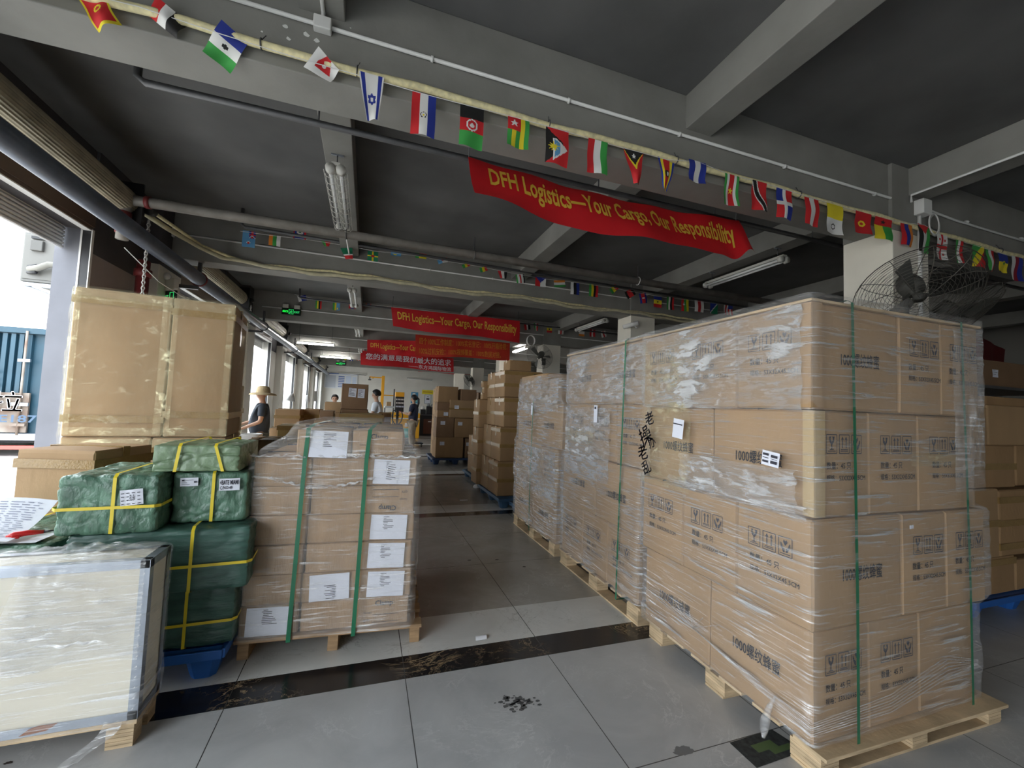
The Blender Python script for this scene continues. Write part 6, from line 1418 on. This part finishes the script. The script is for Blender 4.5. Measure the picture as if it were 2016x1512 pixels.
m = MB(); m.box(X_(755), X_(777), -.03, .03, Z_(766, 779.5), Z_(766, 777.5), ORANGE); m.box(X_(774.5), X_(777), -.03, .03, 0, Z_(776, 766), DPIPE); m.build('rail', o)
o = thing('parts_shelf', (at(787, 800, 1, 19).x, 19, 0), 0, 'tall black shelf of small bottles with an orange top panel', 'shelf')
X_ = lambda px: at(px, 800, 1, 19).x-at(787, 800, 1, 19).x; Z_ = lambda py: at(787, py, 1, 19).z
m = MB(); m.box(X_(778), X_(795), 0, .4, 0, Z_(781), BLACK, .01); m.build('cabinet', o); m = MB(); m.box(X_(777.5), X_(795), -.02, .4, Z_(781), Z_(772), ORANGE, .01); m.build('top_panel', o)
rnd = random.Random(2)
for r in range(3): 
    m = MB()
    for k in range(6): m.box(X_(779.3)+.055*k*1.15, X_(779.3)+.055*k*1.15+.04, -.04, 0, Z_(785+r*7+3), Z_(785+r*7), (PVC, PVC, LBLUE)[r])
    o_ = m.build('boxed_goods', o)
o, w, h = wallbox('machine_base', 768, 813, 826, 852, 18.0, .8, ORANGE, 'low orange machine body behind the pallet jack and the woman', 'machine', zb=0)
m = MB(); m.box(-w*.5, w*.5, -.01, 0, h*.76, h*.8, PVC); m.box(w*.0, w*.1, -.012, 0, h*.45, h*.6, PVC); m.build('panel_trim', o)
o, w, h = wallbox('wall_poster', 809, 772, 823, 794, yw, .02, mat('poster_blue', (.08,.30,.50), .6), 'blue picture poster on the back wall behind the woman', 'poster')
m = MB(); m.box(-w*.3, w*.1, -.004, 0, h*.55, h*.9, PVC); m.box(-.1, w*.4, -.004, 0, h*.1, h*.3, mat('poster_teal', (.2,.5,.45), .6)); m.build('poster_print', o)
o, w, h = wallbox('wall_sign', 831, 768, 853, 776, yw, .02, YSIGN, 'yellow sign strip on the back wall above the framed notice', 'sign')
m = MB(); fn = lambda u, v: Vector((-w/2+u*w, -.004, v*h)); m.box(-w*.42, w*.42, -.004, 0, h*.42, h*.6, mat('sign_red', (.4,.15,.05), .6)); m.build('sign_text', o)
o, w, h = wallbox('wall_poster', 835.5, 777, 849, 795, yw, .02, mat('frame_grey', (.35,.42,.45), .5), 'framed white notice under the yellow sign on the back wall', 'poster')
m = MB(); m.box(-w*.4, w*.4, -.004, 0, h*.06, h*.94, PAPER); m.box(-w*.22, w*.22, -.008, -.004, h*.45, h*.6, INK); m.box(-w*.15, w*.1, -.008, -.004, h*.75, h*.8, INK); m.build('poster_print', o)
o, w, h = wallbox('kitchen_counter', 826, 818, 856, 846, 19.5, .6, BLACK, 'black counter with brown drawer fronts near the back wall', 'counter', zb=0)
m = MB(); m.box(-w*.25, w*.45, -.02, 0, h*.1, h*.82, BROWNC); m.box(-w*.5, w*.5, -.05, .6, h, h+.04, mat('counter_top', (.10,.10,.11), .3)); m.build('drawer_front', o); m = MB(); m.box(w*.05, w*.25, -.03, -.02, h*.68, h*.72, PVC); m.build('handle', o)
for k, (px0, px1, py) in enumerate(((828, 838, 806), (840, 848, 800), (849, 855, 802))):
    o, w, h = wallbox('counter_appliance', px0, py, px1, 817, 19.7, .35, BLACK, 'dark kettle shaped appliance on the black counter, %s from the woman' % ('first', 'second', 'third')[k], 'appliance')
    m = MB(); m.lathe((0, .17, h), [(0,0), (.08, 0), (.09, .06), (.06, .14), (0, .15)], PVC if k == 0 else GLASSD, 12); m.build('lid', o)
o, w, h = wallbox('work_table', 757, 800, 776, 803, 17.0, .6, mat('grey_top', (.45,.46,.46), .5), 'grey table behind the man in the polo shirt', 'table')
for sx in (-w*.45, w*.45): m = MB(); m.box(sx-.02, sx+.02, .1, .14, -o.location.z, 0, DPIPE); m.build('leg', o)
o, w, h = wallbox('carton', 761, 791, 770, 799.5, 17.1, .3, KRAFT, 'small brown carton on the grey table behind the polo shirt man', 'box')
o, w, h = wallbox('wall_coat', 617, 770, 624, 790, 24.8, .12, mat('dark_coat', (.05,.045,.035), .9), 'dark coat hanging at the end of the door wall', 'coat')

# ------------------------------------------------------------------ outside the doors
t = thing('shipping_container', (-8.15, 12.0, 0), 0, 'weathered blue container truck parked outside the first door', 'truck')
cwid, cz0, cz1 = 1.55, .38, 2.72
m = MB(); n = 18; vs = []; 
m.box(-cwid, cwid, .06, 7.0, cz0, cz1, CONTB); m.build('container_body', t)
for s in (-1, 1):
    m = MB(); x0, x1 = (-cwid+.08, -.03) if s < 0 else (.03, cwid-.30); nn = 9
    for k in range(nn): 
        a = x0+(x1-x0)*k/nn; b_ = x0+(x1-x0)*(k+.55)/nn; m.box(a, b_, -.02, .06, cz0+.12, cz1-.12, CONTB)
    m.box(x0, x1, -.045, .0, cz0+.1, cz0+.95, CONTW); m.build('cargo_door', t)
    q = MB()
    for xx in (x0+.25, x1-.12): q.tube([(xx, -.08, cz0+.05), (xx, -.08, cz1-.05)], .022, CONTW, 8); q.box(xx-.14, xx+.14, -.10, -.06, 1.05, 1.12, STEEL); q.box(xx-.1, xx+.1, -.10, -.06, 2.0, 2.06, STEEL); q.box(xx-.12, xx+.12, -.10, -.06, .62, .68, CONTW)
    q.build('locking_bar', t)
m = MB(); m.box(-cwid, cwid, -.06, .08, cz1-.1, cz1+.02, CONTB); m.box(-cwid, cwid, -.08, .08, cz0-.06, cz0+.08, STEEL); m.box(cwid-.10, cwid, -.06, .08, cz0, cz1, CONTB); m.build('end_frame', t)
m = MB(); fn = lambda u, v: Vector((u, -.115, v))
put_text(m, '快', fn, .28, .46, 2.16, 2.34, WINK, .02); m.build('lettering', t); m = MB(); put_text(m, '车', fn, .16, .78, 1.36, 1.88, WINK, .04); m.build('lettering', t); m = MB(); put_text(m, '货', fn, .12, .62, .92, 1.34, WINK, .04); m.build('lettering', t); m = MB(); put_text(m, '拉', fn, .70, 1.20, .92, 1.36, WINK, .04)
m.build('lettering', t); m = MB(); put_text(m, '5K2', fn, .2, .72, .70, .86, mat('dark_blue_ink', (.05,.09,.15), .6), .02); m.build('lettering', t); m = MB(); put_text(m, 'E187', fn, .84, 1.45, .70, .86, mat('dark_blue_ink', (.05,.09,.15), .6), .02); m.build('lettering', t)
m = MB(); m.box(-cwid+.1, cwid-.1, .4, 7.0, cz0-.16, cz0-.06, BLACK); m.box(-1.5, 1.5, -.05, 0.05, .12, .2, mat('red_white_bar', (.5,.1,.08), .6)); m.build('chassis', t)
for s in (-1, 1):
    for yy in (1.5, 2.8): m = MB(); m.tube([(s*1.2-.14, yy, .38-.08), (s*1.2+.14, yy, .38-.08)], .33, RUBBER, 20); m.build('wheel', t)
t = thing('air_conditioner', (-3.46, 6.35, 2.66), 0, 'cream outdoor air conditioner unit mounted on the wall outside the first door', 'air conditioner')
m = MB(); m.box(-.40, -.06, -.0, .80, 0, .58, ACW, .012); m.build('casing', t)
m = MB(); m.box(-.38, -.09, -.012, 0, .03, .55, mat('ac_side', (.14,.138,.125), .5), .004); m.box(-.31, -.20, -.05, -.01, .36, .48, mat('ac_cover', (.09,.088,.08), .5), .006); m.box(-.31, -.20, -.04, -.01, .50, .53, BLACK); m.build('side_cover', t)
m = MB(); m.tube([(-.30, -.03, .14), (-.20, -.08, .15), (-.10, -.10, .20), (.10, -.06, .22), (.50, .0, .24)], .035, PIPEWRAP, 10); m.tube([(-.32, -.02, .10), (-.22, -.07, .10)], .018, BLACK, 8); m.tube([(-.32, -.02, .17), (-.22, -.07, .18)], .018, BLACK, 8); m.build('refrigerant_pipe', t)
m = MB(); m.box(-.45, .50, .0, .04, -.05, -.01, STEEL); m.box(-.45, .50, .74, .78, -.05, -.01, STEEL)
for yy in (.02, .76): m.tube([(-.40, yy, -.03), (.48, yy, -.36)], .014, STEEL, 6)
m.build('wall_bracket', t)
def far_building(x0, x1, y0, y1, h, label, wins=(3, 4), col=BUILD):
    t = thing('far_building', ((x0+x1)/2, (y0+y1)/2, 0), 0, label, 'building', 'buildings across the yard')
    w, d = (x1-x0)/2, (y1-y0)/2; MB().box(-w, w, -d, d, 0, h, col).build('wall', t); MB().box(-w-.3, w+.3, -d-.3, d+.3, h, h+.3, col).build('roof', t)
    for i in range(wins[0]):
        for j in range(wins[1]):
            yy = -d+2*d*(j+.5)/wins[1]; zz = h*(i+.45)/wins[0]
            m = MB(); m.box(w, w+.05, yy-.9, yy+.9, zz, zz+1.3, GLASSD); m.box(w, w+.08, yy-.03, yy+.03, zz, zz+1.3, PVC); m.build('window', t)
    for j in range(min(3, wins[1])):
        xx = -w+2*w*(j+.5)/3
        for i in range(wins[0]): zz = h*(i+.45)/wins[0]; m = MB(); m.box(xx-.9, xx+.9, -d-.05, -d, zz, zz+1.3, GLASSD); m.build('window', t)
far_building(-34, -22, 24, 60, 9, 'long pale building across the yard seen through the far doors', (2, 7))
far_building(-38, -20, 6, 20, 5.5, 'low white building behind the container truck', (1, 3))
far_building(-20, -13, 60, 75, 12, 'pale block at the far end of the yard', (3, 3))
def fence(x, y0, y1, label):
    t = thing('yard_fence', (x, y0, 0), 0, label, 'fence'); n = int((y1-y0)/.5)
    q = MB()
    for k in range(n+1): q.box(-.02, .02, k*.5-.02, k*.5+.02, 2.2, 3.6, STEEL)
    q.box(-.02, .02, 0, y1-y0, 3.55, 3.6, STEEL); q.box(-.02, .02, 0, y1-y0, 2.2, 2.25, STEEL); q.build('railing', t)
    q = MB(); q.box(-.1, .1, 0, y1-y0, 0, 2.2, BUILD); q.build('low_wall', t)
fence(-12.5, 18, 50, 'pale yard wall with grey railing outside the far doors')
# parked motorbikes as seen by the hat man
for k, (x, y) in enumerate(((-3.9, 9.9), (-4.1, 11.4))):
    t = thing('parked_scooter', (x, y, 0), 0, 'dark scooter parked outside the second door, %s one' % ('nearer', 'further')[k], 'scooter', 'scooters outside the door')
    for yy in (-.6, .6): m = MB(); m.tube([(.0+.24*math.cos(a)*0, yy+.22*math.cos(a), .27+.22*math.sin(a)) for a in [6.283*s/18 for s in range(18)]], .05, RUBBER, 8, closed=True); m.build('wheel', t)
    m = MB(); m.tube([(0, -.6, .55), (0, -.2, .75), (0, .1, .5), (0, .35, .55), (0, .5, 1.0)], .11, DGREY, 10, rfun=lambda i: (.10, .14, .12, .12, .07)[i]); m.build('body', t)
    m = MB(); m.tube([(-.3, .42, 1.05), (0, .5, 1.02), (.3, .42, 1.05)], .018, BLACK, 8); m.build('handlebar', t)
    m = MB(); m.box(-.14, .14, -.65, .05, .80, .88, BLACK, .03); m.build('seat', t)
